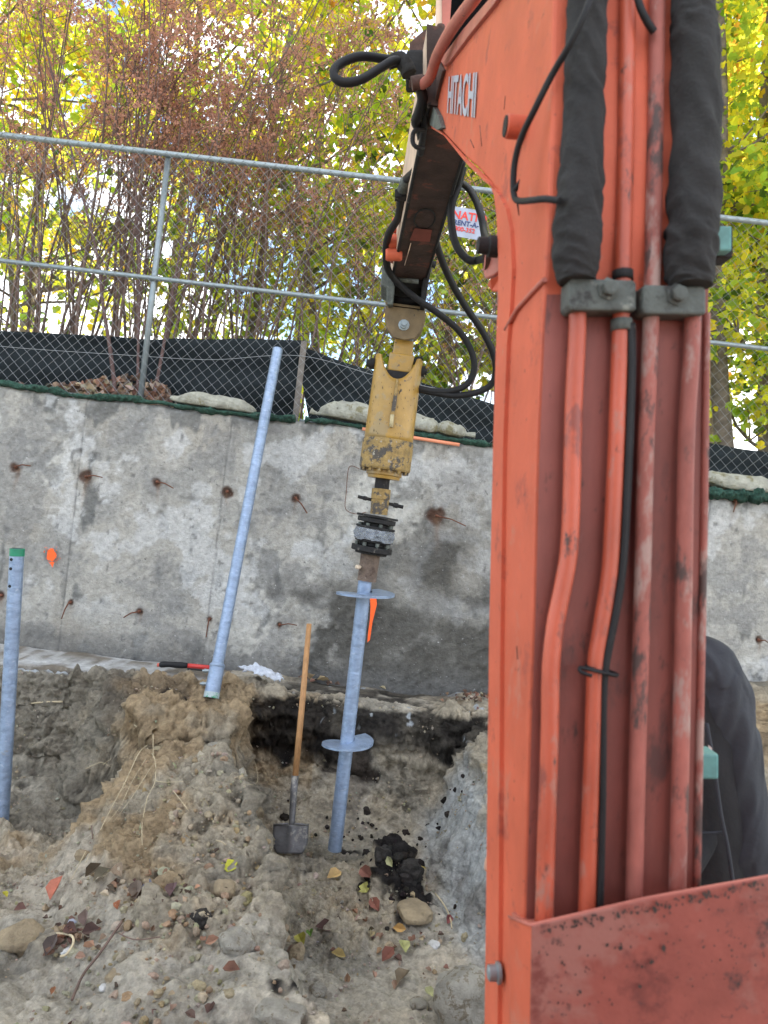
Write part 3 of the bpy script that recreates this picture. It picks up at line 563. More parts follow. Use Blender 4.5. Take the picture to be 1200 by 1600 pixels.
for i, (x, y, h, lb) in enumerate(((-8.6, 8.0, 10.5, 'dense shade tree added beyond the left edge of the picture, nearest the fence'), (-11.0, 12.5, 12.0, 'tall shade tree added far beyond the left edge of the picture'), (7.4, 6.8, 9.5, 'dense shade tree added beyond the right edge of the picture, nearest the fence'), (6.7, 8.9, 9.0, 'round dense shade tree added just outside the picture to the right of the shrubs'), (9.6, 9.4, 11.5, 'tall shade tree added far beyond the right edge of the picture'), (6.2, 15.5, 13.0, 'tall far shade tree added behind the yellow green tree at the right edge'), (-7.6, 15.5, 13.0, 'tall shade tree added at the left behind the far left crown'))):
    tree('maple_tree', lb, 'tree', (x, y, G), h, 3.9, 7000, .15, Y1, (4, 4, 3, 1), 650 + i, .16, .2)  # trees added to keep sun patches off the trench and boom
# lower, greener understorey
US = [(-2.4, 9.6, 3.6, 1.7, 1800, 'low green shrub layer behind the dead weeds at the left'), (-.1, 9.0, 3.9, 1.7, 5200, 'green and yellow understorey shrub between the weeds and the digger arm'),
      (1.5, 8.6, 3.0, 1.5, 4500, 'leafy green shrub behind the hydraulic hoses'), (4.0, 8.2, 3.0, 1.5, 4600, 'green leafy shrub low at the right of the boom'), (-5.0, 9.8, 3.8, 1.8, 1800, 'yellow green shrub at the far left edge behind the weeds'),
      (5.8, 9.0, 3.4, 1.6, 4000, 'green shrub at the far right outside the fence rail')]
for i, (x, y, h, cr_, nl_, lb) in enumerate(US):
    tree('understorey_shrub', lb, 'shrub', (x, y, G), h, cr_, int(nl_ * .7), .09, [GRN, OLV, YEL, DGR], (4, 4, 2, 1.5), 700 + i, .05, .1, (rnd.uniform(-.4, .4), 0), 'green shrubs under the trees', 10)
# two thick mossy trunks seen at the right and left of the weeds
for (a, b, y, r, lb) in (((1148, 720), (1118, 120), 8.0, .10, 'ivy covered grey tree trunk right of the red boom'), ((372, 560), (425, 255), 7.9, .055, 'slim pale grey tree trunk right of the weed thicket'),
                         ((540, 560), (455, 330), 8.2, .05, 'leaning thin grey tree trunk behind the middle fence rail')):
    p0, p1 = P(*a, y), P(*b, y + .3); p0.z = G - .1; root = empty('slender_tree', p0, lb, 'tree'); mb = MB()
    pth = [p0.lerp(p1, t) + Vector((.06 * math.sin(5 * t + r * 90), 0, 0)) for t in np.linspace(0, 1.5, 12)]; mb.tube(pth, [r * (1 - .5 * t) for t in np.linspace(0, 1, 12)], 10)
    for k in range(9):
        q = pth[rnd.randint(5, 11)]; s = rnd.choice((-1, 1)); q2 = q + Vector((s * rnd.uniform(.3, 1), rnd.uniform(-.3, .3), rnd.uniform(.3, .9))); mb.tube(catmull([q, q.lerp(q2, .5) + Vector((0, 0, -.08)), q2], 4), [.02 - .0018 * j for j in range(9)], 5)
    mb.build('trunk', M_bark, root)
    n_ = 1500; rg = np.random.default_rng(int(r * 1e4)); k = rg.uniform(.15, .95, n_) * 11; base_ = np.array([[*v] for v in pth]); i0 = k.astype(int); pos = base_[i0] + (base_[np.minimum(i0 + 1, 11)] - base_[i0]) * (k - i0)[:, None] + rg.normal(size=(n_, 3)) * (.32 if r > .08 else .5)
    link('crown', leafcloud('crown', pos, .085 * rg.uniform(.6, 1.3, n_), palette(n_, [GRN, OLV, YEL], (4, 3, 2), rg), rg=rg), M_leaf, root)

# ------------------------------------------------------------------ dead weed thicket
def weed_clump(x0, x1, y0, y1, n, hmin, hmax, seed, label, fleck=1.0):
    rr = random.Random(seed); rg = np.random.default_rng(seed); root = empty('weed_clump', ((x0 + x1) / 2, (y0 + y1) / 2, G), label, 'dried weeds', 'tall dead brown weeds behind the fence')
    st = MB(); fl = []
    cx = (x0 + x1) / 2
    for i in range(n):
        x, y = rr.uniform(x0, x1), rr.uniform(y0, y1); h = rr.uniform(hmin, hmax); lx = (x - cx) * rr.uniform(.2, 1.5) + rr.uniform(-.9, 1.1); ly = rr.uniform(-.5, .3)
        r0 = rr.uniform(.006, .019); pts = []
        for t in np.linspace(0, 1, 9): pts.append(Vector((x + lx * t ** 1.7 + .045 * math.sin(7 * t + i * 1.7), y + ly * t ** 1.5, G - .1 + h * t - .25 * h * max(0, t - .7) ** 1.5)))
        st.tube(pts, [r0 * (1 - .8 * t) for t in np.linspace(0, 1, 9)], 4, cap=False)
        for b in range(rr.randint(6, 10)):
            t = rr.uniform(.25, .98); k = min(7, int(t * 8)); p0 = pts[k].lerp(pts[k + 1], t * 8 - k); a = rr.uniform(0, 6.28); ln = rr.uniform(.35, 1.0) * (1.25 - .6 * t)
            d = Vector((math.cos(a) * .75, math.sin(a) * .6, rr.uniform(.5, 1.1))).normalized(); q1 = p0 + d * ln * .5; q2 = q1 + (d + Vector((0, 0, -.25))).normalized() * ln * .5
            st.tube([p0, q1, q2], [.0045, .003, .0015], 3, cap=False)
            for s in range(3):
                e0 = p0.lerp(q2, rr.uniform(.3, 1)); e1 = e0 + Vector((rr.uniform(-1, 1), rr.uniform(-.7, .7), rr.uniform(.1, 1))).normalized() * rr.uniform(.12, .32); st.tube([e0, e1], [.0025, .001], 3, cap=False)
                if p0.z - G > hmin * .60 and rr.random() < fleck: fl.append((e0, e1))
            if p0.z - G > hmin * .55 and rr.random() < fleck: fl.append((q1, q2))
    st.build('stems', M_weed, root)['kind'] = 'stuff'
    A = np.array([[*a] for a, b in fl]); B = np.array([[*b] for a, b in fl]); m = 24; t = rg.uniform(0, 1, (len(A), m, 1)); pos = (A[:, None] + (B - A)[:, None] * t + rg.normal(size=(len(A), m, 3)) * .022).reshape(-1, 3)
    tri = np.array([(-.5, -.5, 0), (.5, -.4, .1), (.45, .5, 0), (-.4, .45, -.1)]); tf = np.array([(0, 1, 2), (0, 2, 3)])
    cl = np.zeros((len(pos), 3)) + (.3, .16, .12)
    link('seed_heads', leafcloud('seed_heads', pos, rg.uniform(.008, .024, len(pos)), cl, tri, tf, rg), M_seed, root)['kind'] = 'stuff'
weed_clump(-4.6, -2.9, 6.4, 7.8, 36, 3.0, 4.8, 801, 'dense tall brown weeds at the far left edge of the fence')
weed_clump(-3.1, -1.9, 6.3, 7.6, 40, 3.2, 5.0, 802, 'dense tall brown weeds left of the fence post')
weed_clump(-2.1, -1.1, 6.3, 7.6, 34, 3.0, 4.8, 803, 'tall brown weeds directly behind the fence post')
weed_clump(-1.2, -.2, 6.5, 7.8, 18, 2.4, 4.0, 804, 'thinner brown weeds behind the leaning pipe', .35)
weed_clump(-.2, .7, 7.0, 8.2, 6, 1.8, 3.0, 805, 'sparse thin weeds just left of the digger arm', .3)
weed_clump(.7, 1.7, 6.6, 8.0, 22, 1.8, 3.0, 806, 'bare thin brown stems between digger arm and boom', .12)
# three saplings rooted on the wall top in front of the silt fence
for pts, r, lb in (([(180, 612), (172, 545), (160, 470), (152, 400), (120, 270), (85, 130), (60, 20)], .017, 'reddish brown sapling stem rooted in the leaf pile, leaning left, leftmost of three'),
                   ([(215, 616), (216, 540), (218, 440), (214, 330), (205, 210), (190, 90)], .012, 'straight thin sapling stem just left of the fence post'),
                   ([(240, 620), (252, 560), (266, 480), (280, 400), (305, 300), (345, 200), (395, 130)], .014, 'sapling stem leaning right across the fence post')):
    y = 5.75; root = empty('sapling', P(*pts[0], y), lb, 'sapling', 'sapling stems on the wall top'); mb = MB(); pp = catmull([P(a, b, y + .12 * i) for i, (a, b) in enumerate(pts)], 5)
    mb.tube(pp, [r * (1 - .65 * i / len(pp)) for i in range(len(pp))], 8); mb.build('stem', M_weedred, root); tw = MB()
    for k in range(26):
        i = rnd.randint(8, len(pp) - 1); q = pp[i]; q2 = q + Vector((rnd.uniform(-.5, .5), rnd.uniform(-.1, .3), rnd.uniform(.15, .6))); tw.tube([q, q.lerp(q2, .5) + Vector((0, 0, .03)), q2], [.004, .003, .001], 4, cap=False)
    tw.build('twigs', M_weedred, root)
# leaf pile on the wall top
BR = [(.30, .17, .11), (.38, .27, .19), (.20, .12, .085), (.45, .37, .27), (.12, .08, .06)]
n_ = 520; rg = np.random.default_rng(5); t = rg.uniform(0, 1, n_) ** .7; pa = np.array([[*P(25, 597, 5.78)]]); pb_ = np.array([[*P(262, 605, 5.78)]])
pos = pa + (pb_ - pa) * t[:, None]; hh = np.interp(t, [0, .25, .55, .8, 1], [.05, .09, .17, .24, .16]); pos[:, 1] = 5.80 + rg.normal(size=n_) * .06
pos[:, 2] = CAMH + .575 + rg.uniform(0, 1, n_) * hh * np.exp(-((pos[:, 1] - 5.82) / .12) ** 2)
o = link('leaf_pile', leafcloud('leaf_pile', pos, rg.uniform(.05, .095, n_), palette(n_, BR, (3, 3, 2, 2, 1), rg), OVAL * np.array((1.3, 1, 2.6)), OF, rg), M_dead)
tag(o, 'heap of curled dead brown leaves against the silt fence on the wall top', 'leaves', kind='stuff')
# ------------------------------------------------------------------ galvanised extension pipes
def wrapped_tube(mb, a, b, r, n=26, turns=.018, amp=.0009):
    L_ = (b - a).length; m = int(L_ / .009); d = (b - a).normalized(); u = d.orthogonal().normalized(); v = d.cross(u); i = np.arange(m + 1)[:, None] / m; th = np.arange(n)[None] * 2 * np.pi / n
    s = i * L_; rr = r + amp * np.sin(s / turns * 2 * np.pi + th * 1.0 + .8 * vnoise(s * 5, 0, seed=2)) * (.5 + .5 * vnoise(s * 7, th * .5, seed=3)) + amp * .6 * vnoise(s * 60, th * 2, seed=4)
    V = np.array([*a])[None, None] + (s)[..., None] * np.array([*d]) + (rr * np.cos(th))[..., None] * np.array([*u]) + (rr * np.sin(th))[..., None] * np.array([*v]); V = V.reshape(-1, 3)
    f = [(q * n + k, q * n + (k + 1) % n, (q + 1) * n + (k + 1) % n, (q + 1) * n + k) for q in range(m) for k in range(n)]
    mb.add(V, f, True); return mb
# pipe leaning on the wall
a, b = P(330, 1090, 4.74), P(434, 546, 5.56)
pipe = empty('leaning_pipe', a, 'long galvanised steel pipe leaning from the dirt ledge up against the wall top', 'pipe', 'galvanised pipes')
d = (b - a).normalized(); mb = MB(); wrapped_tube(mb, a + d * .18, b, .0365); mb.lathe(b, a, [(-.001, .028), (-.001, .0365), (.0, .0365)]); mb.lathe(b, a, [(.001, .028), (.3, .028)]); mb.build('shaft', M_zinc, pipe)
mb = MB(); mb.lathe(a, b, [(0, .036), (0, .046), (.004, .0475), (.17, .046), (.185, .046), (.195, .050), (.205, .046), (.215, .0368)], 30); mb.build('coupling', M_zinc, pipe)
MB().lathe(a - d * .002, b, [(0, .030), (0, .0478), (.035, .0480), (.036, .046)], 30).build('paint_band', mat('half_green', (.40, .48, .50), .5, vary=.2, spots=[((.02, .28, .13), 6, .52)]), pipe)
for k, h in enumerate((.085, .165)):
    q = a + d * h; mb = MB(); side = RTF * -1; mb.lathe(q + side * .03, q + side * .09, [(0, .011), (.034, .011), (.034, .0135), (.044, .0135), (.044, .008), (.056, .008), (.056, 0)], 8); mb.build('bolt', M_zincp, pipe)
# pipe standing at the left edge
b, a = P(27, 858, 4.2), P(2, 1292, 4.2)
pipe = empty('standing_pipe', a, 'galvanised pipe with green painted top standing upright at the left edge', 'pipe', 'galvanised pipes'); d = (b - a).normalized()
mb = MB(); wrapped_tube(mb, a - d * .15, b, .0375); mb.lathe(b, a, [(-.001, .029), (-.001, .0375), (0, .0375)]); mb.lathe(b, a, [(0, .029), (.25, .029)]); mb.build('shaft', M_zinc, pipe)
MB().lathe(b + d * .003, a, [(0, .030), (0, .0388), (.04, .0388), (.041, .037)], 28).build('green_band', M_green, pipe)
for h in (.055, .105, .20):
    q = b - d * h + RTF * -.012; MB().lathe(q + Vector((0, -.030, 0)), q + Vector((0, -.05, 0)), [(0, .0085), (.0075, .0085), (.0075, 0)], 12).build('bolt_hole', M_rubber, pipe)

# ------------------------------------------------------------------ helical pile held by the drive
hub, tip = P(571, 903, 4.2), P(523, 1328, 4.18)
pile = empty('helical_pile', tip, 'galvanised helical pile with two spiral plates hanging upright over the pit', 'pile', 'galvanised pipes'); d = (tip - hub).normalized()
mb = MB(); wrapped_tube(mb, hub - d * .06, tip, .0375, 30); mb.lathe(tip + d * .0005, hub, [(0, 0), (0, .0375)], 30); mb.build('shaft', M_zinc, pile)
def helix(cen, r, pitch, ph, name='helix_plate'):
    u = FWD.copy(); u = (u - d * u.dot(d)).normalized(); v = d.cross(u); n = 56; mb = MB(); t_ = .013; vs = []
    for k in range(n + 1):
        a = ph + 2 * math.pi * k / n * .985; z = -pitch * (k / n - .5)
        for rr in (.036, r * (.55 if True else 1), r):
            for s in (-1, 1): vs.append(cen + (u * math.cos(a) + v * math.sin(a)) * rr - d * (z + s * t_ / 2))
    f = []
    for k in range(n):
        o = k * 6; p = o + 6; f += [(o, o + 2, p + 2, p), (o + 2, o + 4, p + 4, p + 2), (o + 1, p + 1, p + 3, o + 3), (o + 3, p + 3, p + 5, o + 5), (o + 4, o + 5, p + 5, p + 4)]
    f += [(0, 1, 3, 2), (2, 3, 5, 4), (n * 6, n * 6 + 2, n * 6 + 3, n * 6 + 1), (n * 6 + 2, n * 6 + 4, n * 6 + 5, n * 6 + 3)]
    mb.add(vs, f, False); mb.build(name, M_zinc, pile)
helix(P(571, 929, 4.2), .160, .040, math.radians(25)); helix(P(543, 1163, 4.19), .140, .070, math.radians(40))

# ------------------------------------------------------------------ auger drive and adapters (hang from the arm)
drv = empty('auger_drive', P(600, 745, 4.2), 'worn yellow hydraulic auger drive hanging from the digger arm above the pile', 'auger drive')
T0, T1 = P(624, 560, 4.2), P(600, 741, 4.2); dd = (T1 - T0).normalized(); side = dd.cross(FWD).normalized(); side = side if side.x > 0 else -side
m_ = 4.2 / 1200
# housing shell with a scooped mouth at the top
mb = MB(); n = 48; R = .125; Lh = (T1 - T0).length; ring = []
rows_ = 14
for i in range(rows_):
    for k in range(n):
        a = 2 * math.pi * k / n; cx_, cy_ = math.cos(a), math.sin(a)
        scoop = .135 * max(0, 1 - (cx_ / .80) ** 2) ** .8 if abs(cx_) < .80 else 0
        t0 = scoop - .0; t = t0 + (Lh * .72 - t0) * i / (rows_ - 1); rr = R * (1 + .03 * (i / rows_))
        ring.append(T0 + dd * t + side * cx_ * rr + FWD * cy_ * rr)
f = [(i * n + k, i * n + (k + 1) % n, (i + 1) * n + (k + 1) % n, (i + 1) * n + k) for i in range(rows_ - 1) for k in range(n)]
mb.add(ring, f, True); o = mb.build('housing', M_yellow, drv); s = o.modifiers.new('thick', 'SOLIDIFY'); s.thickness = .010; s.offset = 0
mb = MB(); mb.lathe(T0, T1, [(Lh * .70, R * 1.03), (Lh * .71, R * 1.09), (Lh * .735, R * 1.12), (Lh * .95, R * 1.12), (Lh * .965, R * 1.08), (Lh * .97, R * .6)], 40); mb.build('gear_head', M_yelldirt, drv)
for k in range(14):
    a = 2 * math.pi * k / 14; q = T0 + dd * (Lh * .965) + (side * math.cos(a) + FWD * math.sin(a)) * R * .98; MB().lathe(q, q + dd, [(0, .011), (.014, .011), (.014, 0)], 6).build('bolt', M_yelldirt, drv)
mb = MB(); mb.lathe(T1 - dd * .03, T1 + dd, [(0, R * .78), (.035, R * .78), (.04, R * .72), (.055, R * .70), (.056, .03)], 32); mb.build('bearing_collar', M_yellow, drv)
A0 = P(598, 748, 4.2); A1 = P(592, 803, 4.2); ad = (A1 - A0).normalized()
MB().lathe(A0 - ad * .02, A1, [(0, .040), (.08, .040)], 24).build('output_shaft', M_black, drv)
mb = MB(); mb.lathe(P(596, 764, 4.2), A1, [(-.002, .02), (0, .052), (.055, .052), (.056, .047), (.060, .047), (.061, .050), (.14, .047)], 28); mb.build('kelly_socket', M_yelldirt, drv)
q = P(594, 784, 4.2); mb = MB(); hx = (side + dd * .10).normalized(); mb.lathe(q - hx * .125, q + hx, [(0, 0), (0, .009), (.03, .009), (.03, .012), (.05, .012), (.05, .009), (.20, .009), (.20, .014), (.225, .014), (.225, .010), (.255, .010), (.255, 0)], 10); mb.build('cross_pin', M_black, drv)
rc = random.Random(9); mb = MB()
for k in range(34):
    a = rc.uniform(-2.6, -.5); t = rc.uniform(.16, Lh * .68); rad = side * math.cos(a) + FWD * math.sin(a); tg = dd.cross(rad); q = T0 + dd * t + rad * (R * 1.03 + .0062); s = rc.uniform(.001, .0028); l_ = rc.uniform(1, 6)
    mb.add([q - tg * s, q - dd * s * l_ + tg * s * .4, q + tg * s, q + dd * s * l_ * .8 - tg * s * .3], [(0, 1, 2, 3)])
mb.build('paint_chips', M_black, drv)['kind'] = 'stuff'
# gusset weld down the front of the housing, chips
gp = [P(621, 592, 4.06), P(619, 610, 4.06), P(616, 632, 4.06), P(613, 650, 4.06), P(611, 668, 4.06)]; MB().tube(gp, [.006, .009, .011, .010, .004], 8).build('weld_bead', M_yelldirt, drv)
MB().tube([P(613, 648, 4.055), P(611, 668, 4.055)], .011, 8).build('hose_nipple', mat('brass', (.55, .47, .28), .5, metal=.4, bump=.6, bscale=160), drv)
# link block, clevis, side pins
ax3 = (side, FWD, -dd)
MB().box(P(629, 552, 4.2), .105, .10, .125, ax3).build('link_block', M_yellow, drv, .006)
MB().box(P(626, 570, 4.2), .135, .13, .10, ax3).build('link_block', M_yellow, drv, .008)
MB().box(P(641, 548, 4.17), .018, .03, .15, ax3).build('link_strap', M_zincp, drv, .003)
MB().box(P(621, 592, 4.2), .12, .15, .06, ax3).build('link_socket', M_black, drv)
for s, px_, py_ in ((-1, 581, 568), (1, 659, 580)):
    q = P(px_, py_, 4.2); MB().lathe(q - side * .03, q + side * .03, [(0, 0), (0, .020), (.018, .022), (.018, .03), (.045, .03), (.045, .018), (.058, .018), (.058, 0)], 14).build('side_pin', M_black, drv)
MB().lathe(P(644, 566, 4.16), P(660, 560, 4.16), [(0, .017), (.04, .017), (.04, .012), (.06, .012)], 12).build('hose_fitting', M_black, drv)
# dark slatted coupler stack with silver tape
B0, B1 = P(590, 806, 4.2), P(580, 862, 4.2); bd = (B1 - B0).normalized()
for t, r, h, m, nm in ((0.0, .115, .012, M_black, 'flange'), (.014, .105, .026, M_black, 'flange'), (.042, .070, .03, M_rubber, 'spacer'), (.060, .108, .012, M_black, 'flange'), (.074, .112, .062, M_tape, 'tape_wrap'),
                       (.137, .100, .01, M_black, 'flange'), (.148, .072, .02, M_rubber, 'spacer'), (.170, .112, .030, M_black, 'flange'), (.201, .088, .012, M_black, 'flange')):
    mb = MB(); mb.lathe(B0 + bd * t, B1 + bd, [(0, .0), (0, r - .003), (.003, r), (h - .003, r), (h, r - .003), (h, 0)] if nm != 'tape_wrap' else [(0, 0)] + [(h * q / 9, r * (1 - .05 * abs(q / 4.5 - 1) ** 2)) for q in range(10)] + [(h, 0)], 48)
    if nm == 'tape_wrap': mb.v = [tuple(Vector(v) + (Vector(v) - B0).normalized() * .010 * float(vnoise(v[0] * 45, v[1] * 45, v[2] * 90, seed=3))) for v in mb.v]
    mb.build(nm, m, drv)
for lev, nn in ((.044, 8), (.148, 8)):
    for k in range(nn):
        a = 2 * math.pi * k / nn + .3; q = B0 + bd * lev + (side * math.cos(a) + FWD * math.sin(a)) * .090; MB().lathe(q, q + bd, [(0, .011), (.018, .011), (.018, .007), (.026, .007)], 6).build('bolt', M_clamp, drv)
C0, C1 = P(580, 860, 4.2), P(573, 907, 4.2); mb = MB(); mb.lathe(C0, C1, [(0, .075), (.012, .072), (.018, .054), (.15, .052), (.168, .054), (.168, .03)], 28); mb.build('pile_socket', mat('dirty_socket', (.15, .11, .085), .8, vary=.4, scale=22, bump=.5, spots=[((.07, .045, .035), 20, .54), ((.33, .32, .30), 40, .62)], spotsoft=.1), drv)
MB().lathe(P(563, 886, 4.16), P(556, 886, 4.12), [(0, .008), (.02, .012), (.035, .013), (.045, .006), (.045, 0)], 10).build('socket_pin', mat('pin_cap', (.6, .5, .38), .5), drv)

# ------------------------------------------------------------------ excavator (seen from its cab; parts follow the tilted machine)
EX = empty('excavator', P(960, 1700, 1.3), 'red orange mini excavator with its boom and arm reaching out over the trench', 'excavator')
A_, B_, YW = .3307, .0496, .088
NR = (RTF + FWD * YW - UPF * B_).normalized()          # sideways, out of the right flank
def frame(x, d, z): return Vector((0, 0, CAMH)) + RTF * x + FWD * d + UPF * z
def SP(px, py, off=0.0):
    k, m = (px - 600) / 1200, (800 - py) / 1200; d = A_ / (k + YW - B_ * m); return frame(k * d, d, m * d) + NR * off
WB = .262
front = [(800, 2300), (812, 1640), (817, 1440), (825, 1150), (832, 950), (838, 700), (847, 500), (856, 350), (861, 200), (863, 60), (866, -60), (862, -110)]
top = [(840, -92), (800, -42), (770, 0), (730, 45), (700, 84), (690, 92), (683, 88), (676, 90)]
low = [(668, 108), (662, 140), (662, 170), (668, 190), (690, 204), (710, 226), (727, 245), (748, 264), (765, 283), (776, 303), (780, 325), (783, 380), (784, 450), (781, 530), (776, 700), (770, 1000), (766, 1400), (763, 1640), (756, 2300)]
outline = front + top + low
mb = MB(); mb.prism([SP(*p) for p in outline], NR * WB); boom = mb.build('boom', M_red, EX, .006)
# back flange: doubled edge band along the belly of the boom
inner = [(676, 200), (697, 212), (735, 258), (760, 282), (782, 300), (796, 326), (803, 360), (806, 420), (803, 480), (798, 540), (792, 700), (788, 1000), (786, 1400), (784, 1640)]
outer = [(668, 190), (690, 204), (727, 245), (748, 264), (768, 284), (777, 305), (781, 335), (784, 400), (784, 450), (781, 530), (776, 700), (770, 1000), (766, 1400), (763, 1640)]
mb = MB()
for i in range(len(inner) - 1):
    q = [SP(*outer[i], -.007), SP(*outer[i + 1], -.007), SP(*inner[i + 1], -.007), SP(*inner[i], -.007)]; mb.add(q, [(0, 1, 2, 3)])
    q = [SP(*inner[i], -.007), SP(*inner[i + 1], -.007), SP(*inner[i + 1], .001), SP(*inner[i], .001)]; mb.add(q, [(0, 1, 2, 3)])
    q = [SP(*outer[i], -.007), SP(*outer[i + 1], -.007), SP(*outer[i + 1], .001), SP(*outer[i], .001)]; mb.add(q, [(0, 1, 2, 3)])
mb.build('edge_flange', M_red, EX)
# top rail weld plate, worn corner patch, end cap and boss plate
def sideplate(name, pts, t, m, parent=EX, off=0, bev=.0015):
    return MB().prism([SP(*p, off) for p in pts], NR * -t).build(name, m, parent, bev)
sideplate('top_flange', [(690, 93), (700, 84), (730, 45), (770, 0), (800, -42), (806, -34), (778, 8), (740, 54), (708, 96), (700, 104)], .010, M_redpale)
sideplate('tip_boss', [(672, 100), (690, 96), (697, 110), (690, 135), (684, 160), (682, 185), (672, 192), (665, 170), (665, 130)], .010, M_rust, bev=.002)
sideplate('worn_patch', [(672, 172), (684, 168), (692, 182), (697, 200), (690, 204), (678, 196)], .014, M_clamp, bev=.001)
mb = MB(); mb.prism([SP(662, 105, -.012), SP(673, 95, -.012), SP(670, 120, -.012), SP(668, 185, -.012), SP(655, 185, -.012), SP(656, 150, -.012)], NR * .02); mb.build('tip_edge', M_cream, EX, .001)
# weld seams on the flank
MB().tube([SP(853, 437, -.002), SP(836, 455, -.003), SP(812, 482, -.004), SP(795, 515, -.006)], .004, 8).build('weld_seam', M_redpale, EX)
for a_, b_ in (((750, 196), (753, 228)), ((735, 218), (741, 231)), ((808, 1010), (809, 1030)), ((790, 150), (788, 171))):
    MB().tube([SP(*a_, -.0002), SP(*b_, -.0002)], .0012, 4).build('scratch', M_rust, EX)
# boom pins
def pin(px, py, r, ln, name='pin', m=M_rust, boss=None, rot=1):
    q = SP(px, py); root = MB().lathe(q + NR * .02, q - NR, [(0, r), (ln + .018, r), (ln + .02, r * .93), (ln + .021, r * .8), (ln + .012, r * .75), (ln + .012, 0)], 28).build(name, m, EX)
    return root
q = SP(820, 200); MB().lathe(q + NR * .02, q - NR, [(0, .020), (.052, .020), (.054, .018)], 28).build('lifting_pin', M_redside, EX)
MB().lathe(q - NR * .032, q - NR, [(0, .0), (0.0005, .0175), (.004, .0175), (.004, 0)], 28).build('pin_end', M_black, EX)
# cylinder bracket at the belly
bc = SP(800, 400)
def BQ(px, py, d): return P(px, py, d)
mb = MB(); mb.prism([BQ(785, 345, 1.50), BQ(771, 372, 1.53), BQ(757, 395, 1.56), BQ(754, 425, 1.57), BQ(758, 436, 1.56), BQ(772, 430, 1.53), BQ(785, 418, 1.50)], NR * .03); mb.build('cylinder_lug', M_redpale, EX, .003)
mb = MB(); mb.prism([BQ(786, 425, 1.50), BQ(768, 436, 1.52), BQ(760, 445, 1.55), BQ(768, 456, 1.54), BQ(786, 455, 1.50)], NR * .09); mb.build('cylinder_lug', M_redside, EX, .003)
q = BQ(770, 385, 1.50); MB().lathe(q - NR * .03, q + NR, [(0, 0), (0, .016), (.02, .017), (.022, .021), (.04, .021), (.04, .0)], 16).build('lug_pin', M_black, EX)
MB().lathe(BQ(772, 405, 1.56), BQ(790, 405, 1.56), [(-.02, .022), (.25, .022)], 16).build('cylinder_eye', M_rust, EX)
# lower bolt on the flank, its washer
q = SP(787, 1520, -.006); MB().lathe(q, q - NR, [(0, .017), (.005, .017), (.006, .0125), (.018, .0125), (.020, .009), (.020, 0)], 6).build('flank_bolt', M_zincp, EX)
# hitachi lettering: runs from the far end to the near end of the boom flank
o_ = SP(700, 175, -.0035); x1 = SP(742, 182, -.0035); ydir = (SP(698, 122, -.0035) - o_)
xd = (x1 - o_); Lx = xd.length
lt = text_mesh('HITACHI', .150, 'lettering', M_letter, o_, xd, UPF - NR * UPF.dot(NR), EX, depth=.0004, squeeze=Lx / .56, bold=.0028)

# ---- the side of the boom that faces the cab: pipes, clamps, hoses
Rr = (RTF + FWD * YW).normalized(); Fr = (FWD - RTF * YW).normalized()
def fd(py): return float(np.interp(py, [-200, 0, 450, 1440, 2300], [1.225, 1.21, 1.175, 1.12, 1.06]))
def FP(px, py, off=0.0):
    """point on the near face of the boom, lifted off it towards the camera by off"""
    dd = fd(py) - off + (px - 830) / 1200 * 1.15 * YW; return P(px, py, dd)
EDGE = []
def facetube(name, pts, r, m, off, parent=EX, n=14, sm=6, **kw): return MB().tube(catmull([FP(a, b, off) for a, b in pts], sm), r, n, **kw).build(name, m, parent)
M_tube = mat('tube_paint', (.46, .095, .05), .42, vary=.25, scale=9, bump=.1, bscale=40, spots=[((.36, .17, .13), 9, .55), ((.26, .065, .045), 14, .56), ((.07, .04, .035), 26, .585)], stretch=(1, 1, .45), spotsoft=.07)
M_tubew = mat('worn_tube_paint', (.28, .085, .065), .65, vary=.35, scale=14, bump=.2, bscale=40, spots=[((.34, .22, .19), 12, .53), ((.075, .045, .04), 20, .545)], stretch=(1, 1, .4), spotsoft=.08)
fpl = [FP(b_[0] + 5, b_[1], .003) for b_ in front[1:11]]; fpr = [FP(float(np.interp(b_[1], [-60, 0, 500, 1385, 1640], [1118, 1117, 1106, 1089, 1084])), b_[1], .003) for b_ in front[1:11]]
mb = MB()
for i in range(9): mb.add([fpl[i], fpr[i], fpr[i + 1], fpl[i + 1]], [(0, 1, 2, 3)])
mb.build('shaded_face', M_face, EX)  # skin over the boom face with the shade put into its colour
facetube('edge_strip', [(1104, 490), (1100, 800), (1094, 1100), (1088, 1395)], .006, M_tubew, .004) if True else None
facetube('hydraulic_tube', [(902, 470), (902, 520), (896, 640), (893, 780), (889, 860), (881, 910), (868, 975), (861, 1040), (859, 1150), (854, 1300), (850, 1446)], .0132, M_tube, .020)
facetube('hydraulic_tube', [(981, -60), (981, 0), (978, 200), (973, 430), (970, 500), (963, 700), (956, 850), (951, 910), (938, 990), (931, 1040), (927, 1150), (921, 1300), (917, 1436)], .0128, M_tube, .020)
facetube('hydraulic_tube', [(1028, -60), (1027, 0), (1024, 200), (1019, 430), (1015, 560), (1009, 700), (1003, 950), (997, 1150), (990, 1420)], .0125, M_tubew, .020)
facetube('hydraulic_tube', [(1083, 478), (1080, 560), (1072, 700), (1067, 1000), (1063, 1200), (1058, 1400)], .0125, M_tubew, .020)
facetube('control_cable', [(984, 505), (986, 560), (984, 640), (979, 760), (973, 880), (961, 960), (946, 1040), (943, 1120), (942, 1260), (937, 1425)], .0050, M_rubber, .030, n=8)
facetube('control_cable', [(989, 505), (990, 560), (988, 640), (983, 760), (976, 880), (964, 962), (948, 1045), (944, 1120), (943, 1260), (939, 1425)], .0040, M_black, .026, n=8)
mb = MB(); cpt = FP(940, 1048, .02)
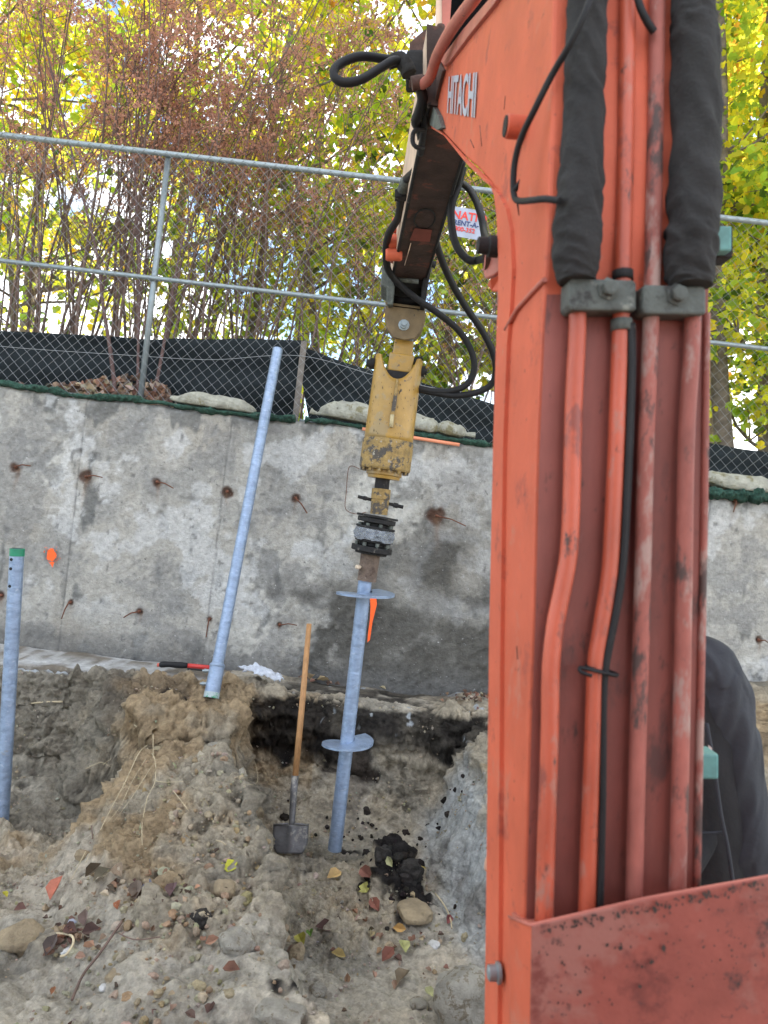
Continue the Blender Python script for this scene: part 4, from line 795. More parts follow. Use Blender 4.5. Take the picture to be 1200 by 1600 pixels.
ringp = [cpt + Rr * (.018 * math.cos(t)) * 1.25 - Fr * (.019 * math.sin(t)) + UPF * (-.006 * math.cos(t)) for t in np.linspace(0, 2 * math.pi, 20)]; mb.tube(ringp, .0032, 6, cap=False); mb.tube(catmull([FP(946, 1052, .04), FP(920, 1046, .05), FP(906, 1043, .045), FP(908, 1050, .05), FP(925, 1056, .052)], 4), .0028, 6); mb.build('zip_tie', M_rubber, EX)
MB().tube([FP(971, 500, .02), FP(971, 518, .02)], .0165, 14).build('tube_collar', M_clamp, EX); MB().tube([FP(973, 424, .02), FP(973, 438, .02)], .016, 14).build('tube_collar', M_black, EX)
def clamp(x0, x1, y0, y1, bx, by):
    c0 = [FP(x0 + 4, y0, .046), FP(x1 - 4, y0 + 3, .046), FP(x1, y0 + 9, .046), FP(x1, y1 + 1, .046), FP(x0 + 4, y1, .046), FP(x0, y1 - 8, .046), FP(x0 + 1, y0 + 5, .046)]
    o = MB().prism(c0, Fr * .044).build('tube_clamp', M_clamp, EX, .004)
    q = FP(bx, by, .046); MB().lathe(q, q - Fr, [(0, .0175), (.003, .0175), (.004, .0125), (.013, .0125), (.015, .010), (.015, 0)], 6).build('bolt', M_clamp, o)
clamp(889, 995, 434, 484, 950, 452); clamp(1004, 1104, 444, 490, 1057, 461)
# wrinkled cloth hose sleeves
def sleeve(name, pts, radii, seed, m=M_sleeve, parent=EX, off=.05, n=48, wr=.15, flat=1, fn=None, sc_=1.0, step=26):
    pth = catmull([fn(a, b) if fn else FP(a, b, off) for a, b in pts], step); k = len(pth); rr = np.interp(np.linspace(0, 1, k), np.linspace(0, 1, len(radii)), radii); mb = MB(); mb.tube(pth, list(rr), n)
    a = np.array(mb.v); c0 = np.repeat(np.array([[*p] for p in pth]), n, 0); dv = a - c0; s = np.repeat(np.arange(k) / k, n); th = np.tile(np.arange(n) * 2 * np.pi / n, k)
    ln = sum((pth[i + 1] - pth[i]).length for i in range(k - 1)); u = s * ln / .035 * sc_ + .9 * np.sin(th + 1.2) + .5 * vnoise(th, s * 9, seed=seed)
    w1 = 1 - np.abs(vnoise(u * 1.1, np.cos(th) * 1.0, np.sin(th) * 1.0 + s * 4, seed=seed)) * 2; w2 = vnoise(u * 2.6, np.cos(th) * 2, np.sin(th) * 2, seed=seed + 1); w3 = np.sin(u * 4.2 + 2 * vnoise(th * 1.3, u * .5, seed=seed + 2))
    dv = dv * (1 + wr * (.55 * w1 + .35 * w2 + .28 * w3 * (vnoise(u * .5, th, seed=seed + 3) > -.2)))[:, None]; mb.v = [tuple(v) for v in c0 + dv]; return mb.build(name, m, parent)
sleeve('hose_sleeve', [(922, -90), (919, 0), (914, 110), (911, 220), (905, 320), (900, 400), (902, 440)], [.029, .030, .029, .031, .034, .034, .026], 900, off=.034)
sleeve('hose_sleeve', [(1082, -90), (1083, 0), (1085, 60), (1087, 200), (1083, 330), (1078, 400), (1078, 448)], [.030, .030, .034, .036, .037, .037, .030], 910, off=.036)
MB().tube(catmull([FP(990, -30, .05), FP(1000, 10, .05), FP(1012, 35, .045), FP(1022, 50, .04)], 5), .006, 8).build('hose', M_rubber, EX)
# thin black cable looping over the flank, tied
mb = MB(); mb.tube(catmull([FP(935, -40, .09), FP(915, 18, .09), FP(890, 70, .07), P(862, 118, 1.17), P(836, 170, 1.19), P(815, 214, 1.22), P(805, 250, 1.24), P(802, 285, 1.25), P(804, 308, 1.25), P(812, 314, 1.23), P(830, 313, 1.18), P(852, 311, 1.15), P(875, 314, 1.13)], 6), .0052, 10)
mb.build('cable', M_rubber, EX); mb = MB(); mb.tube([P(805, 298, 1.235), P(812, 280, 1.23)], [.005, .0005], 5); mb.tube([P(808, 314, 1.235), P(811, 337, 1.24)], [.002, .0006], 5); mb.build('zip_tie', M_rubber, EX)
# paint chips on near face
M_chip = mat('paint_chip', (.05, .035, .03), .8, vary=.4)
rc = random.Random(4)
mb = MB()
for k in range(120):
    px, py = rc.uniform(845, 1085), rc.uniform(500, 1400); q = FP(px, py, .0012); s = rc.uniform(.0008, .0022) * (2.4 if rc.random() < .12 else 1); nn_ = 7
    mb.add([q + Rr * math.cos(a) * s * rc.uniform(.6, 1.3) + UPF * math.sin(a) * s * rc.uniform(.8, 1.9) for a in np.linspace(0, 2 * math.pi, nn_, endpoint=False)], [tuple(range(nn_))])
mb.build('paint_chips', M_chip, EX)['kind'] = 'stuff'
def flecks(fn, n, x0, x1, y0, y1, smax, name, seed):
    rc = random.Random(seed); mb = MB()
    for k in range(n):
        q = fn(rc.uniform(x0, x1), rc.uniform(y0, y1)); s = rc.uniform(.0006, smax) * (2.2 if rc.random() < .1 else 1)
        mb.add([q + Rr * math.cos(a) * s * rc.uniform(.5, 1.3) + UPF * math.sin(a) * s * rc.uniform(.6, 1.9) for a in np.linspace(0, 2 * math.pi, 7, endpoint=False)], [tuple(range(7))])
    mb.build(name, M_chip, EX)['kind'] = 'stuff'
flecks(lambda a, b: P(a, 1447 - (a - 830) * .205 + b, 1.0475 + (a - 830) / 370 * .018), 150, 840, 1195, 6, 150, .0016, 'paint_chips', 12)
flecks(lambda a, b: P(a, 1447 - (a - 830) * .205 + b, 1.0475 + (a - 830) / 370 * .018), 140, 850, 1195, 3, 16, .0022, 'soot_specks', 13)
# teal blocks on the right flank
MB().box(P(1120, 381, 1.42), .030, .06, .046, (RTF, FWD, UPF)).build('grease_block', M_teal, EX, .004); MB().box(P(1124, 385, 1.44), .030, .05, .058, (RTF, FWD, UPF)).build('block_back', M_black, EX, .003)
MB().box(P(1099, 1191, 1.36), .034, .05, .044, (RTF, FWD, UPF)).build('grease_block', M_teal, EX, .004)

# ---- guard plate in front of the boom foot
GP = [P(831, 1447, 1.05), P(1010, 1405, 1.06), P(1200, 1371, 1.07), P(1330, 1345, 1.08)]; dn = UPF * -.75
q = GP + [GP[-1] + dn, GP[0] + dn - RTF * .012]
MB().prism(q, FWD * .006).build('guard_plate', M_guard, EX, .0015)
r0, r1 = P(830, 1446, 1.052), P(795, 1432, 1.135)
MB().prism([r0, r1, r1 + dn, r0 + dn - RTF * .012], NR * .006).build('guard_return', M_redside, EX, .0015)
e = [GP[0] + UPF * .001, GP[1] + UPF * .001, GP[2] + UPF * .001, GP[3] + UPF * .001]
MB().tube([r1, r0] + [g + FWD * .003 for g in GP], .0022, 6).build('plate_lip', M_redpale, EX)
MB().prism([P(800, 1425, 1.16), P(1090, 1420, 1.16), P(1090, 1440, 1.08), P(835, 1452, 1.062)], UPF * -.006).build('foot_shelf', M_redpale, EX)
MB().box(P(960, 1000, 1.5) + Vector((.0, .12, -1.35)), .42, .5, .62, (RTF, FWD, UPF)).build('swing_post', M_redside, EX, .02)
M_track = M_rubber

# ---- the cab round the camera and the undercarriage, all out of the picture
M_dark = mat('cab_trim', (.03, .03, .032), .8)
def fbox(x, y, z, sx, sy, sz, name, m, bv=.02): return MB().box(frame(x, y, z), sx, sy, sz, (RTF, FWD, UPF)).build(name, m, EX, bv)
fbox(-.12, -.60, .62, 1.15, 1.45, .08, 'cab_roof', M_redside); fbox(-.12, -1.30, -.30, 1.10, .05, 1.75, 'cab_back', M_redside); fbox(.44, -.62, -.75, .05, 1.35, .85, 'cab_side', M_redside)
for x in (-.66, .43): fbox(x, .06, .0, .05, .05, 1.2, 'cab_pillar', M_dark)
fbox(-.12, -.9, -.62, .5, .5, .12, 'seat', M_dark, .04); fbox(-.12, -1.12, -.25, .5, .12, .7, 'backrest', M_dark, .04); fbox(.05, -.5, -1.18, 1.5, 1.7, .12, 'deck', M_redside); fbox(.85, -.75, -.75, .75, 1.1, .8, 'engine_cover', M_redside, .06)
for x in (-.62, .82):
    tk = [frame(x - .15, -1.55 + .95 * 2 * 0, -1.72)]; pr = [(-1.45, -1.70), (.35, -1.70), (.52, -1.62), (.58, -1.50), (.52, -1.38), (.35, -1.30), (-1.45, -1.30), (-1.62, -1.38), (-1.68, -1.50), (-1.62, -1.62)]
    MB().prism([frame(x - .15, a, b) for a, b in pr], RTF * .3).build('track', M_dark, EX, .02)

# ---- arm
a0l, a0r, a1l, a1r = P(669, 160, 2.50), P(745, 178, 2.52), P(610, 446, 4.12), P(664, 446, 4.14)
def tw(a, b, t): return a.lerp(b, t)
up = UPF * .21
al = [tw(a0l, a1l, t) for t in (0, .35, .75, 1)]; ar = [tw(a0r, a1r, t) for t in (0, .35, .75, 1)]
mb = MB(); vs = []; hts = [.25, .24, .18, .14]
for l, r, h in zip(al, ar, hts): vs += [l, r, r + UPF * h, l + UPF * h]
f = [(0, 1, 2, 3), (12, 15, 14, 13)]
for i in range(3):
    b = i * 4; f += [(b + k, b + (k + 1) % 4, b + 4 + (k + 1) % 4, b + 4 + k) for k in range(4)]
mb.add(vs, [tuple(x) for x in f]); mb.build('arm', M_armdark, EX, .005)
# left flank of the arm, sunlight painted on as cream
ls = [p - RTF * .004 for p in al]; mb = MB()
for i in range(3): mb.add([ls[i] + UPF * .004, ls[i + 1] + UPF * .004, ls[i + 1] + UPF * (hts[i + 1] - .004), ls[i] + UPF * (hts[i] - .004)], [(0, 1, 2, 3)])
mb.build('sunlit_arm_flank', M_cream, EX)
# arm underside details: scorched plate, round weld, light gouge
def AU(u, t, off=.004): return tw(tw(a0l, a1l, t), tw(a0r, a1r, t), u) - UPF * off - FWD * off * .2
mb = MB(); mb.add([AU(.30, .56), AU(.75, .56), AU(.78, .64), AU(.25, .64)], [(0, 1, 2, 3)]); mb.build('underside_patch', mat('rusty_patch', (.20, .05, .035), .7, vary=.3), EX)
cq = AU(.5, .50, .003); mb = MB(); mb.tube([cq + RTF * .045 * math.cos(t) + FWD * .11 * math.sin(t) for t in np.linspace(0, 6.28, 22)], .004, 5, cap=False); mb.build('weld_ring', M_black, EX)
mb = MB(); mb.tube([AU(.02, .95, .0), AU(.02, .0, .0)], .007, 6); mb.build('weld_seam', M_black, EX); mb = MB(); mb.tube([AU(.98, .95, .0), AU(.98, .0, .0)], .007, 6); mb.build('weld_seam', M_black, EX)
mb = MB(); mb.tube([AU(.30, .66), AU(.27, .82)], .003, 4); mb.build('scratch', M_cream, EX)
# red bucket cylinder lugs at the left of the arm end
for (px, py, r_) in ((627, 352, .038), (622, 378, .036), (617, 398, .03)):
    q = P(px, py, 3.7); MB().lathe(q - RTF * .045, q + RTF, [(0, 0), (0, r_ * .8), (.01, r_), (.07, r_), (.08, r_ * .8), (.08, 0)], 18).build('cylinder_lug', M_redside, EX)
MB().tube([P(628, 345, 3.68), P(615, 408, 3.9)], .02, 12).build('cylinder_rod', M_redpale, EX)
# quick hitch: black knuckle, side ears, cross tubes
D_ = 4.17
mb = MB(); mb.prism([P(609, 400, D_ - .14), P(668, 402, D_ - .14), P(672, 428, D_ - .12), P(660, 450, D_ - .1), P(616, 448, D_ - .1), P(604, 425, D_ - .12)], FWD * .20); mb.build('hitch', M_black, EX, .008)
mb = MB(); mb.prism([P(597, 416, D_ - .15), P(606, 418, D_ - .15), P(617, 448, D_ - .15), P(614, 476, D_ - .15), P(606, 476, D_ - .15), P(604, 450, D_ - .15), P(595, 445, D_ - .15)], FWD * .26); mb.build('hitch_ear', M_clamp, EX, .004)
mb = MB(); mb.prism([P(668, 404, D_ - .15), P(676, 410, D_ - .15), P(669, 445, D_ - .15), P(664, 480, D_ - .15), P(657, 478, D_ - .15), P(659, 446, D_ - .15)], FWD * .26); mb.build('hitch_ear', M_black, EX, .004)
for py, r in ((468, .022), (478, .017)): MB().tube([P(612, py, D_ - .02), P(663, py + 5, D_ - .02)], r, 14).build('hitch_pin', M_black, EX)
MB().tube([P(619, 437, D_ - .18), P(654, 440, D_ - .18)], .012, 10).build('hitch_pin', M_clamp, EX)
MB().tube([P(665, 410, D_ - .12), P(681, 414, D_ - .12)], .018, 10).build('hitch_pin', M_black, EX)
# hanger cradle with nut
cr_ = [(602, 477), (665, 485), (663, 500), (658, 516), (648, 529), (632, 531), (614, 527), (604, 512), (601, 494)]
mb = MB(); mb.prism([P(a, b, 4.08) for a, b in cr_], FWD * .02); mb.build('hanger', M_olive, drv, .004)
mb = MB(); mb.prism([P(600 + (a - 600) * 1.0 + 1, b + 4, 4.26) for a, b in cr_], FWD * .02); mb.build('hanger', M_olive, drv, .004)
MB().prism([P(602, 476, 4.08), P(665, 484, 4.08), P(665, 484, 4.28), P(602, 476, 4.28)], UPF * .014).build('hanger_plate', M_olive, drv, .003)
q = P(631, 508, 4.08); MB().lathe(q, q - FWD, [(0, .030), (.006, .030), (.007, .022), (.03, .022), (.03, .015), (.045, .013), (.045, 0)], 10).build('hanger_nut', M_zincp, drv)
MB().lathe(q + FWD * .2, q, [(0, .026), (.2, .026)], 14).build('hanger_pin', M_black, drv)

# ---- boom head: dark bracket, arm cylinder with its shade put in as black, red tubes
mb = MB(); mb.prism([P(639, 130, 2.62), P(640, 66, 2.62), P(664, 45, 2.62), P(692, 50, 2.62), P(692, 130, 2.62)], FWD * .03 + RTF * .0); mb.build('arm_bracket', M_rust, EX, .003)
MB().box(P(657, 112, 2.66), .10, .10, .10, (RTF, FWD, UPF)).build('bracket_block', M_black, EX, .01)
MB().tube([P(688, 48, 2.60), P(689, 40, 2.60)], .014, 8).build('bracket_bolt', M_rust, EX)
mb = MB(); mb.prism([P(683, -40, 2.75), P(691, -40, 2.75), P(692, 60, 2.75), P(680, 60, 2.75)], FWD * .03); mb.build('sunlit_arm_flank', M_cream, EX)
mb = MB(); mb.prism([P(690, -40, 2.74), P(716, -40, 2.74), P(708, 98, 2.74), P(692, 98, 2.74)], FWD * .03); mb.build('arm_face', M_redpale, EX, .003)
mb = MB(); mb.prism([P(712, -60, 2.30), P(838, -160, 1.8), P(780, 0, 1.9), P(745, 38, 2.1), P(702, 92, 2.45)], FWD * .10 + UPF * .02); mb.build('shaded_cylinder', mat('shade_black', (.008, .008, .009), 1, spec=0), EX, .004)  # shade above the boom put in as a near-black block
MB().tube(catmull([P(776, -60, 1.72), P(745, -8, 1.85), P(720, 25, 1.98), P(700, 55, 2.12), P(682, 90, 2.28), P(672, 120, 2.4), P(660, 132, 2.46)], 6), .0165, 12).build('hydraulic_tube', M_redpale, EX)
MB().lathe(P(648, 130, 2.46), P(668, 126, 2.46), [(-.01, .0), (-.01, .022), (.03, .022), (.031, .018), (.05, .018)], 14).build('tube_fitting', M_rust, EX)
def hose(pts, r=.0125, sm=8, m=M_rubber):
    return MB().tube(catmull([P(*p) for p in pts], sm), r, 12).build('hose', m, EX)
hose([(636, 108, 2.60), (622, 96, 2.58), (600, 92, 2.55), (565, 88, 2.5), (538, 96, 2.48), (523, 108, 2.46), (524, 122, 2.45), (540, 129, 2.45), (565, 124, 2.46), (592, 108, 2.5), (615, 95, 2.53), (630, 98, 2.58), (640, 112, 2.62)], .0145)
sleeve('hose_sleeve', [(606, 101), (620, 93), (632, 100), (640, 116)], [.017, .024, .026, .024], 930, fn=lambda a, b: P(a, b, 2.56), step=14, n=24)
hose([(656, 135, 2.48), (660, 155, 2.5), (655, 175, 2.55), (650, 190, 2.6), (657, 205, 2.7), (660, 225, 2.8), (655, 250, 2.9), (648, 268, 3.0), (636, 280, 3.1), (629, 295, 3.2), (626, 315, 3.3), (622, 340, 3.45), (608, 365, 3.6), (603, 390, 3.75), (606, 420, 3.9), (622, 442, 3.98), (650, 466, 4.0), (685, 490, 4.02), (715, 515, 4.05), (735, 545, 4.08), (741, 575, 4.1), (730, 600, 4.12), (705, 611, 4.14), (675, 611, 4.16), (652, 606, 4.18)], .0175)
hose([(660, 135, 2.5), (662, 160, 2.54), (664, 185, 2.58), (661, 210, 2.66), (657, 240, 2.8)], .012)
mb = MB(); mb.tube(catmull([P(664, 204, 2.62), P(652, 203, 2.6), P(646, 208, 2.6), P(645, 222, 2.6), P(651, 230, 2.6), P(662, 231, 2.62)], 5), .008, 8); mb.build('hose_guide', M_black, EX)
MB().box(P(627, 305, 3.2), .055, .05, .035, (RTF, FWD, UPF)).build('hose_clamp', M_black, EX, .004)
MB().tube([P(640, 278, 3.1), P(633, 284, 3.12), P(629, 298, 3.16)], .022, 12).build('hose_elbow', M_clamp, EX)
hose([(722, 250, 3.0), (712, 290, 3.1), (704, 310, 3.2), (692, 335, 3.35), (683, 355, 3.5), (681, 375, 3.6), (690, 405, 3.7), (705, 440, 3.8), (728, 480, 3.9), (752, 515, 3.98), (768, 545, 4.02), (775, 575, 4.06), (768, 600, 4.1), (745, 613, 4.12), (712, 618, 4.14), (680, 614, 4.16), (655, 609, 4.18)], .0175)
hose([(724, 262, 3.1), (716, 290, 3.1), (706, 320, 3.1), (705, 345, 3.1), (710, 375, 3.1), (720, 395, 3.1), (735, 407, 3.1), (752, 405, 3.05), (772, 396, 2.6)], .0155)
hose([(700, 300, 3.4), (716, 287, 3.3), (730, 292, 3.2), (743, 312, 3.1), (752, 338, 3.0), (757, 365, 2.9), (765, 385, 2.6)], .0145)

# ------------------------------------------------------------------ worker standing behind the boom
per = empty('person', P(1040, 1800, 1.85), 'person in dark grey jacket and black vest standing behind the red boom, arm hanging bent', 'person')
neckx, py0 = .585, 1.88; gz = CAMH - 1.74
J = {'pelvis': (neckx, py0, 0), 'waist': (neckx, py0, .18), 'chest': (neckx, py0, .40), 'neck0': (neckx, py0, .55), 'neck1': (neckx, py0 - .01, .62), 'head': (neckx - .01, py0 - .03, .70), 'crown': (neckx - .01, py0 - .02, .80),
     'shL': (neckx + .19, py0, .48), 'elL': (neckx + .28, py0 - .06, .17), 'wrL': (neckx + .13, py0 - .22, .02), 'shR': (neckx - .17, py0 + .02, .48), 'elR': (neckx - .20, py0 + .06, .18), 'wrR': (neckx - .16, py0 + .14, -.05),
     'hipL': (neckx + .10, py0, -.06), 'knL': (neckx + .11, py0 - .02, -.48), 'anL': (neckx + .12, py0 + .02, -.88), 'toL': (neckx + .13, py0 - .16, -.93),
     'hipR': (neckx - .10, py0, -.06), 'knR': (neckx - .11, py0 - .02, -.48), 'anR': (neckx - .12, py0 + .02, -.88), 'toR': (neckx - .13, py0 - .16, -.93)}
RAD = dict(pelvis=.14, waist=.135, chest=.15, neck0=.075, neck1=.058, head=.088, crown=.072, shL=.075, elL=.05, wrL=.032, shR=.075, elR=.05, wrR=.032, hipL=.10, knL=.066, anL=.045, toL=.036, hipR=.10, knR=.066, anR=.045, toR=.036)
ED = [('pelvis', 'waist'), ('waist', 'chest'), ('chest', 'neck0'), ('neck0', 'neck1'), ('neck1', 'head'), ('head', 'crown'), ('chest', 'shL'), ('shL', 'elL'), ('elL', 'wrL'), ('chest', 'shR'), ('shR', 'elR'), ('elR', 'wrR'),
      ('pelvis', 'hipL'), ('hipL', 'knL'), ('knL', 'anL'), ('anL', 'toL'), ('pelvis', 'hipR'), ('hipR', 'knR'), ('knR', 'anR'), ('anR', 'toR')]
def skinned(name, J, RAD, ED, z0, mats, parent, rootk, pick=None, lv=2):
    ks = list(J); me = bpy.data.meshes.new(name); me.from_pydata([(J[k][0], J[k][1], J[k][2] + z0) for k in ks], [(ks.index(a), ks.index(b)) for a, b in ED], []); o = bpy.data.objects.new(name, me); COL.objects.link(o)
    s = o.modifiers.new('skin', 'SKIN'); s.use_smooth_shade = True; sub = o.modifiers.new('sub', 'SUBSURF'); sub.levels = sub.render_levels = lv
    for i, k in enumerate(ks):
        me.skin_vertices[0].data[i].radius = (RAD[k],) * 2; me.skin_vertices[0].data[i].use_root = (k == rootk)
    bpy.context.view_layer.update(); m2 = bpy.data.meshes.new_from_object(o.evaluated_get(bpy.context.evaluated_depsgraph_get())); bpy.data.objects.remove(o); m2.name = name; m2.materials.clear()
    for m in mats: m2.materials.append(m)
    if pick:
        for p in m2.polygons: p.material_index = pick(p.center); p.use_smooth = True
    return link(name, m2, None, parent)
zc = CAMH - 1.74 + .96 - .0
zc = P(1120, 1030, 1.85).z - .50
body = skinned('body', J, RAD, ED, zc, [M_blackcl, M_jacket, M_skin], per, 'pelvis', lambda c: 2 if c.z > zc + .60 or (abs(c.z - zc) < .06 and abs(c.x - neckx) > .3) else (0))
body.data.materials[0] = M_blackcl
def pf(a, b): return P(a, b, 1.80)
MJ = sleeve('jacket_sleeve', [(1078, 1022), (1098, 1040), (1118, 1085), (1134, 1140), (1144, 1200), (1152, 1260), (1160, 1318), (1165, 1370), (1150, 1425), (1112, 1475), (1070, 1500)], [.045, .068, .074, .067, .064, .063, .069, .066, .060, .056, .048], 950, m=M_jacket, parent=per, fn=pf, n=96, wr=.15, sc_=.42, step=26)
sleeve('vest', [(1040, 1000), (1058, 1080), (1072, 1180), (1080, 1290), (1088, 1400), (1088, 1500), (1080, 1600)], [.07, .125, .135, .135, .13, .125, .12], 970, m=M_blackcl, parent=per, fn=lambda a, b: P(a, b, 1.86), n=64, wr=.04, sc_=.2, step=10)
MB().tube(catmull([P(1104, 1130, 1.70), P(1116, 1200, 1.69), P(1126, 1270, 1.69), P(1138, 1330, 1.69), P(1148, 1400, 1.69)], 6), .0045, 6).build('vest_seam', M_jacket, per)
MB().prism([P(1107, 1164, 1.66), P(1112, 1168, 1.66), P(1119, 1205, 1.66), P(1114, 1207, 1.66)], FWD * .003).build('zip_pull', mat('zip_metal', (.5, .42, .4), .5), per)
mb = MB(); mb.tube([P(1096, 1302, 1.705), P(1132, 1300, 1.70)], .003, 5); mb.build('pocket_seam', M_jacket, per)
# face, cap
hc = Vector((neckx - .01, py0 - .03, zc + .72))
MB().lathe(hc + Vector((0, -.105, -.01)), hc + Vector((0, -.14, -.03)), [(0, .018), (.012, .014), (.024, .004), (.024, 0)], 10).build('nose', M_skin, per)
for s in (-1, 1):
    MB().lathe(hc + Vector((s * .034, -.083, .02)), hc + Vector((s * .034, -.12, .02)), [(0, .013), (.008, .009), (.011, 0)], 12).build('eye', M_white, per)
    MB().lathe(hc + Vector((s * .088, 0, 0)), hc + Vector((s * .12, 0, 0)), [(0, .028), (.008, .024), (.012, 0)], 12).build('ear', M_skin, per)
MB().box(hc + Vector((0, -.088, -.055)), .05, .012, .010).build('mouth', mat('lips', (.35, .13, .1), .6), per, .003)
mb = MB(); mb.lathe(hc + Vector((0, 0, .035)), hc + Vector((0, 0, 1)), [(0, .13), (.006, .13), (.008, .115), (.05, .11), (.09, .085), (.115, .04), (.12, 0)], 26); mb.build('hard_hat', M_helmet, per)
for (wx_, wy_, wz_, dr) in ((neckx + .13, py0 - .22, .02, Vector((-.8, -.5, -.3))), (neckx - .16, py0 + .14, -.05, Vector((.05, -.1, -1)))):
    w0 = Vector((wx_, wy_, wz_ + zc)); dr = dr.normalized(); sd_ = dr.cross(Vector((0, 1, .2))).normalized(); pl = dr.cross(sd_)
    JJ = {'w': tuple(w0), 'p': tuple(w0 + dr * .05), 'k': tuple(w0 + dr * .085)}; RR = {'w': .028, 'p': .036, 'k': .030}; EE = [('w', 'p'), ('p', 'k')]
    for fi, (o_, l_) in enumerate(((-.027, .062), (-.009, .075), (.009, .070), (.027, .055))):
        b0 = w0 + dr * .088 + sd_ * o_; JJ[f'a{fi}'] = tuple(b0); JJ[f'b{fi}'] = tuple(b0 + dr * l_ * .5 + pl * .006); JJ[f'c{fi}'] = tuple(b0 + dr * l_ * .85 + pl * .024); RR.update({f'a{fi}': .0095, f'b{fi}': .0085, f'c{fi}': .007}); EE += [('k', f'a{fi}'), (f'a{fi}', f'b{fi}'), (f'b{fi}', f'c{fi}')]
    b0 = w0 + dr * .03 - sd_ * .034; JJ['t0'] = tuple(b0); JJ['t1'] = tuple(b0 + dr * .035 - sd_ * .02); JJ['t2'] = tuple(b0 + dr * .06 - sd_ * .022 + pl * .01); RR.update(t0=.013, t1=.010, t2=.008); EE += [('p', 't0'), ('t0', 't1'), ('t1', 't2')]
    skinned('hand', JJ, RR, EE, 0, [M_skin], per, 'w', None, 1)

# ------------------------------------------------------------------ hand tools
sh = empty('shovel', P(455, 1330, 4.22), 'long handled shovel with wooden handle standing in the pit beside the dirt mound', 'shovel')
h0, h1 = P(483, 975, 4.62), P(460, 1228, 4.30); MB().tube([h0, h0.lerp(h1, .5) + Vector((.002, 0, 0)), h1], [.0155, .0175, .0175], 14).build('handle', M_wood, sh)
MB().tube([P(461, 1212, 4.315), P(459, 1240, 4.29), P(456, 1285, 4.25), P(454, 1310, 4.22)], [.021, .020, .017, .010], 12).build('socket', M_steel, sh)
nx2, nz2 = 15, 16; V = []
for j in range(nz2):
    t = j / (nz2 - 1)
    for i in range(nx2):
        u = (i / (nx2 - 1) - .5) * 2; wd = 27.5 if t < .55 else 27.5 * math.sqrt(max(0, 1 - ((t - .55) / .62) ** 2)) ; px = 455 + u * wd - 2.5 * t; py = 1287 + 47 * t + (2.5 * (1 - abs(u)) if t < .01 else 0)
        V.append(P(px, py, 4.235 - .05 * t + .012 * u * u - .012 * math.exp(-(u / .16) ** 2) * (1 - .7 * t)))
o = link('blade', fastmesh('blade', [tuple(v) for v in V], gridfaces(nx2, nz2), True), M_steel, sh); s_ = o.modifiers.new('thick', 'SOLIDIFY'); s_.thickness = .0035
for s in (-1, 1): MB().tube([P(455 + s * 5, 1287, 4.215), P(455 + s * 27, 1289, 4.245)], .006, 8).build('step', M_steel, sh)
t_ = empty('bolt_cutter', P(285, 1040, 5.25), 'tool with black grip and red shaft lying on the footing beside the leaning pipe', 'hand tool')
MB().tube(catmull([P(249, 1039, 5.22), P(260, 1038, 5.22), P(275, 1039, 5.22), P(293, 1040, 5.23)], 4), [.012, .019, .021, .021, .020, .019, .019, .020, .021, .021, .021, .019, .017], 12).build('grip', M_rubber, t_)
MB().tube([P(293, 1040, 5.23), P(338, 1044, 5.24)], .0155, 12).build('shaft', mat('tool_red', (.55, .04, .035), .4, vary=.1), t_); MB().tube([P(246, 1039, 5.22), P(250, 1039, 5.22)], .013, 10).build('end_cap', mat('cap_red', (.6, .12, .08), .5), t_)
MB().tube([P(293, 1045, 5.20), P(345, 1050, 5.2)], .006, 8).build('lever', M_black, t_)
# crumpled glove
gx2, gz2 = 40, 26; c0 = P(408, 1053, 5.12); U, W = np.meshgrid(np.linspace(-1, 1, gx2), np.linspace(-1, 1, gz2)); rr2 = U ** 2 + W ** 2
gX = c0.x + .145 * U * (1 + .25 * vnoise(U * 2, W * 2, seed=3)); gY = c0.y + .07 * W + .02 * vnoise(U * 3, W * 3, seed=5); gZ = c0.z - .012 + .06 * np.maximum(0, 1 - rr2 * .6) * (.55 + .7 * np.abs(vnoise(U * 2.6, W * 2.6, seed=6))) + .012 * vnoise(U * 8, W * 8, seed=7) - .02 * U
mk = (np.abs(vnoise(U * 2.2, W * 2.2, seed=9)) * .5 + rr2 * .55) < .80; fc = gridfaces(gx2, gz2); fc = fc[mk.ravel()[fc].all(1)]
o = link('work_glove', fastmesh('work_glove', np.stack([gX, gY, gZ], -1).reshape(-1, 3), fc, True), M_glove); s_ = o.modifiers.new('thick', 'SOLIDIFY'); s_.thickness = .004
tag(o, 'crumpled pale blue white work glove on the footing right of the leaning pipe', 'glove')

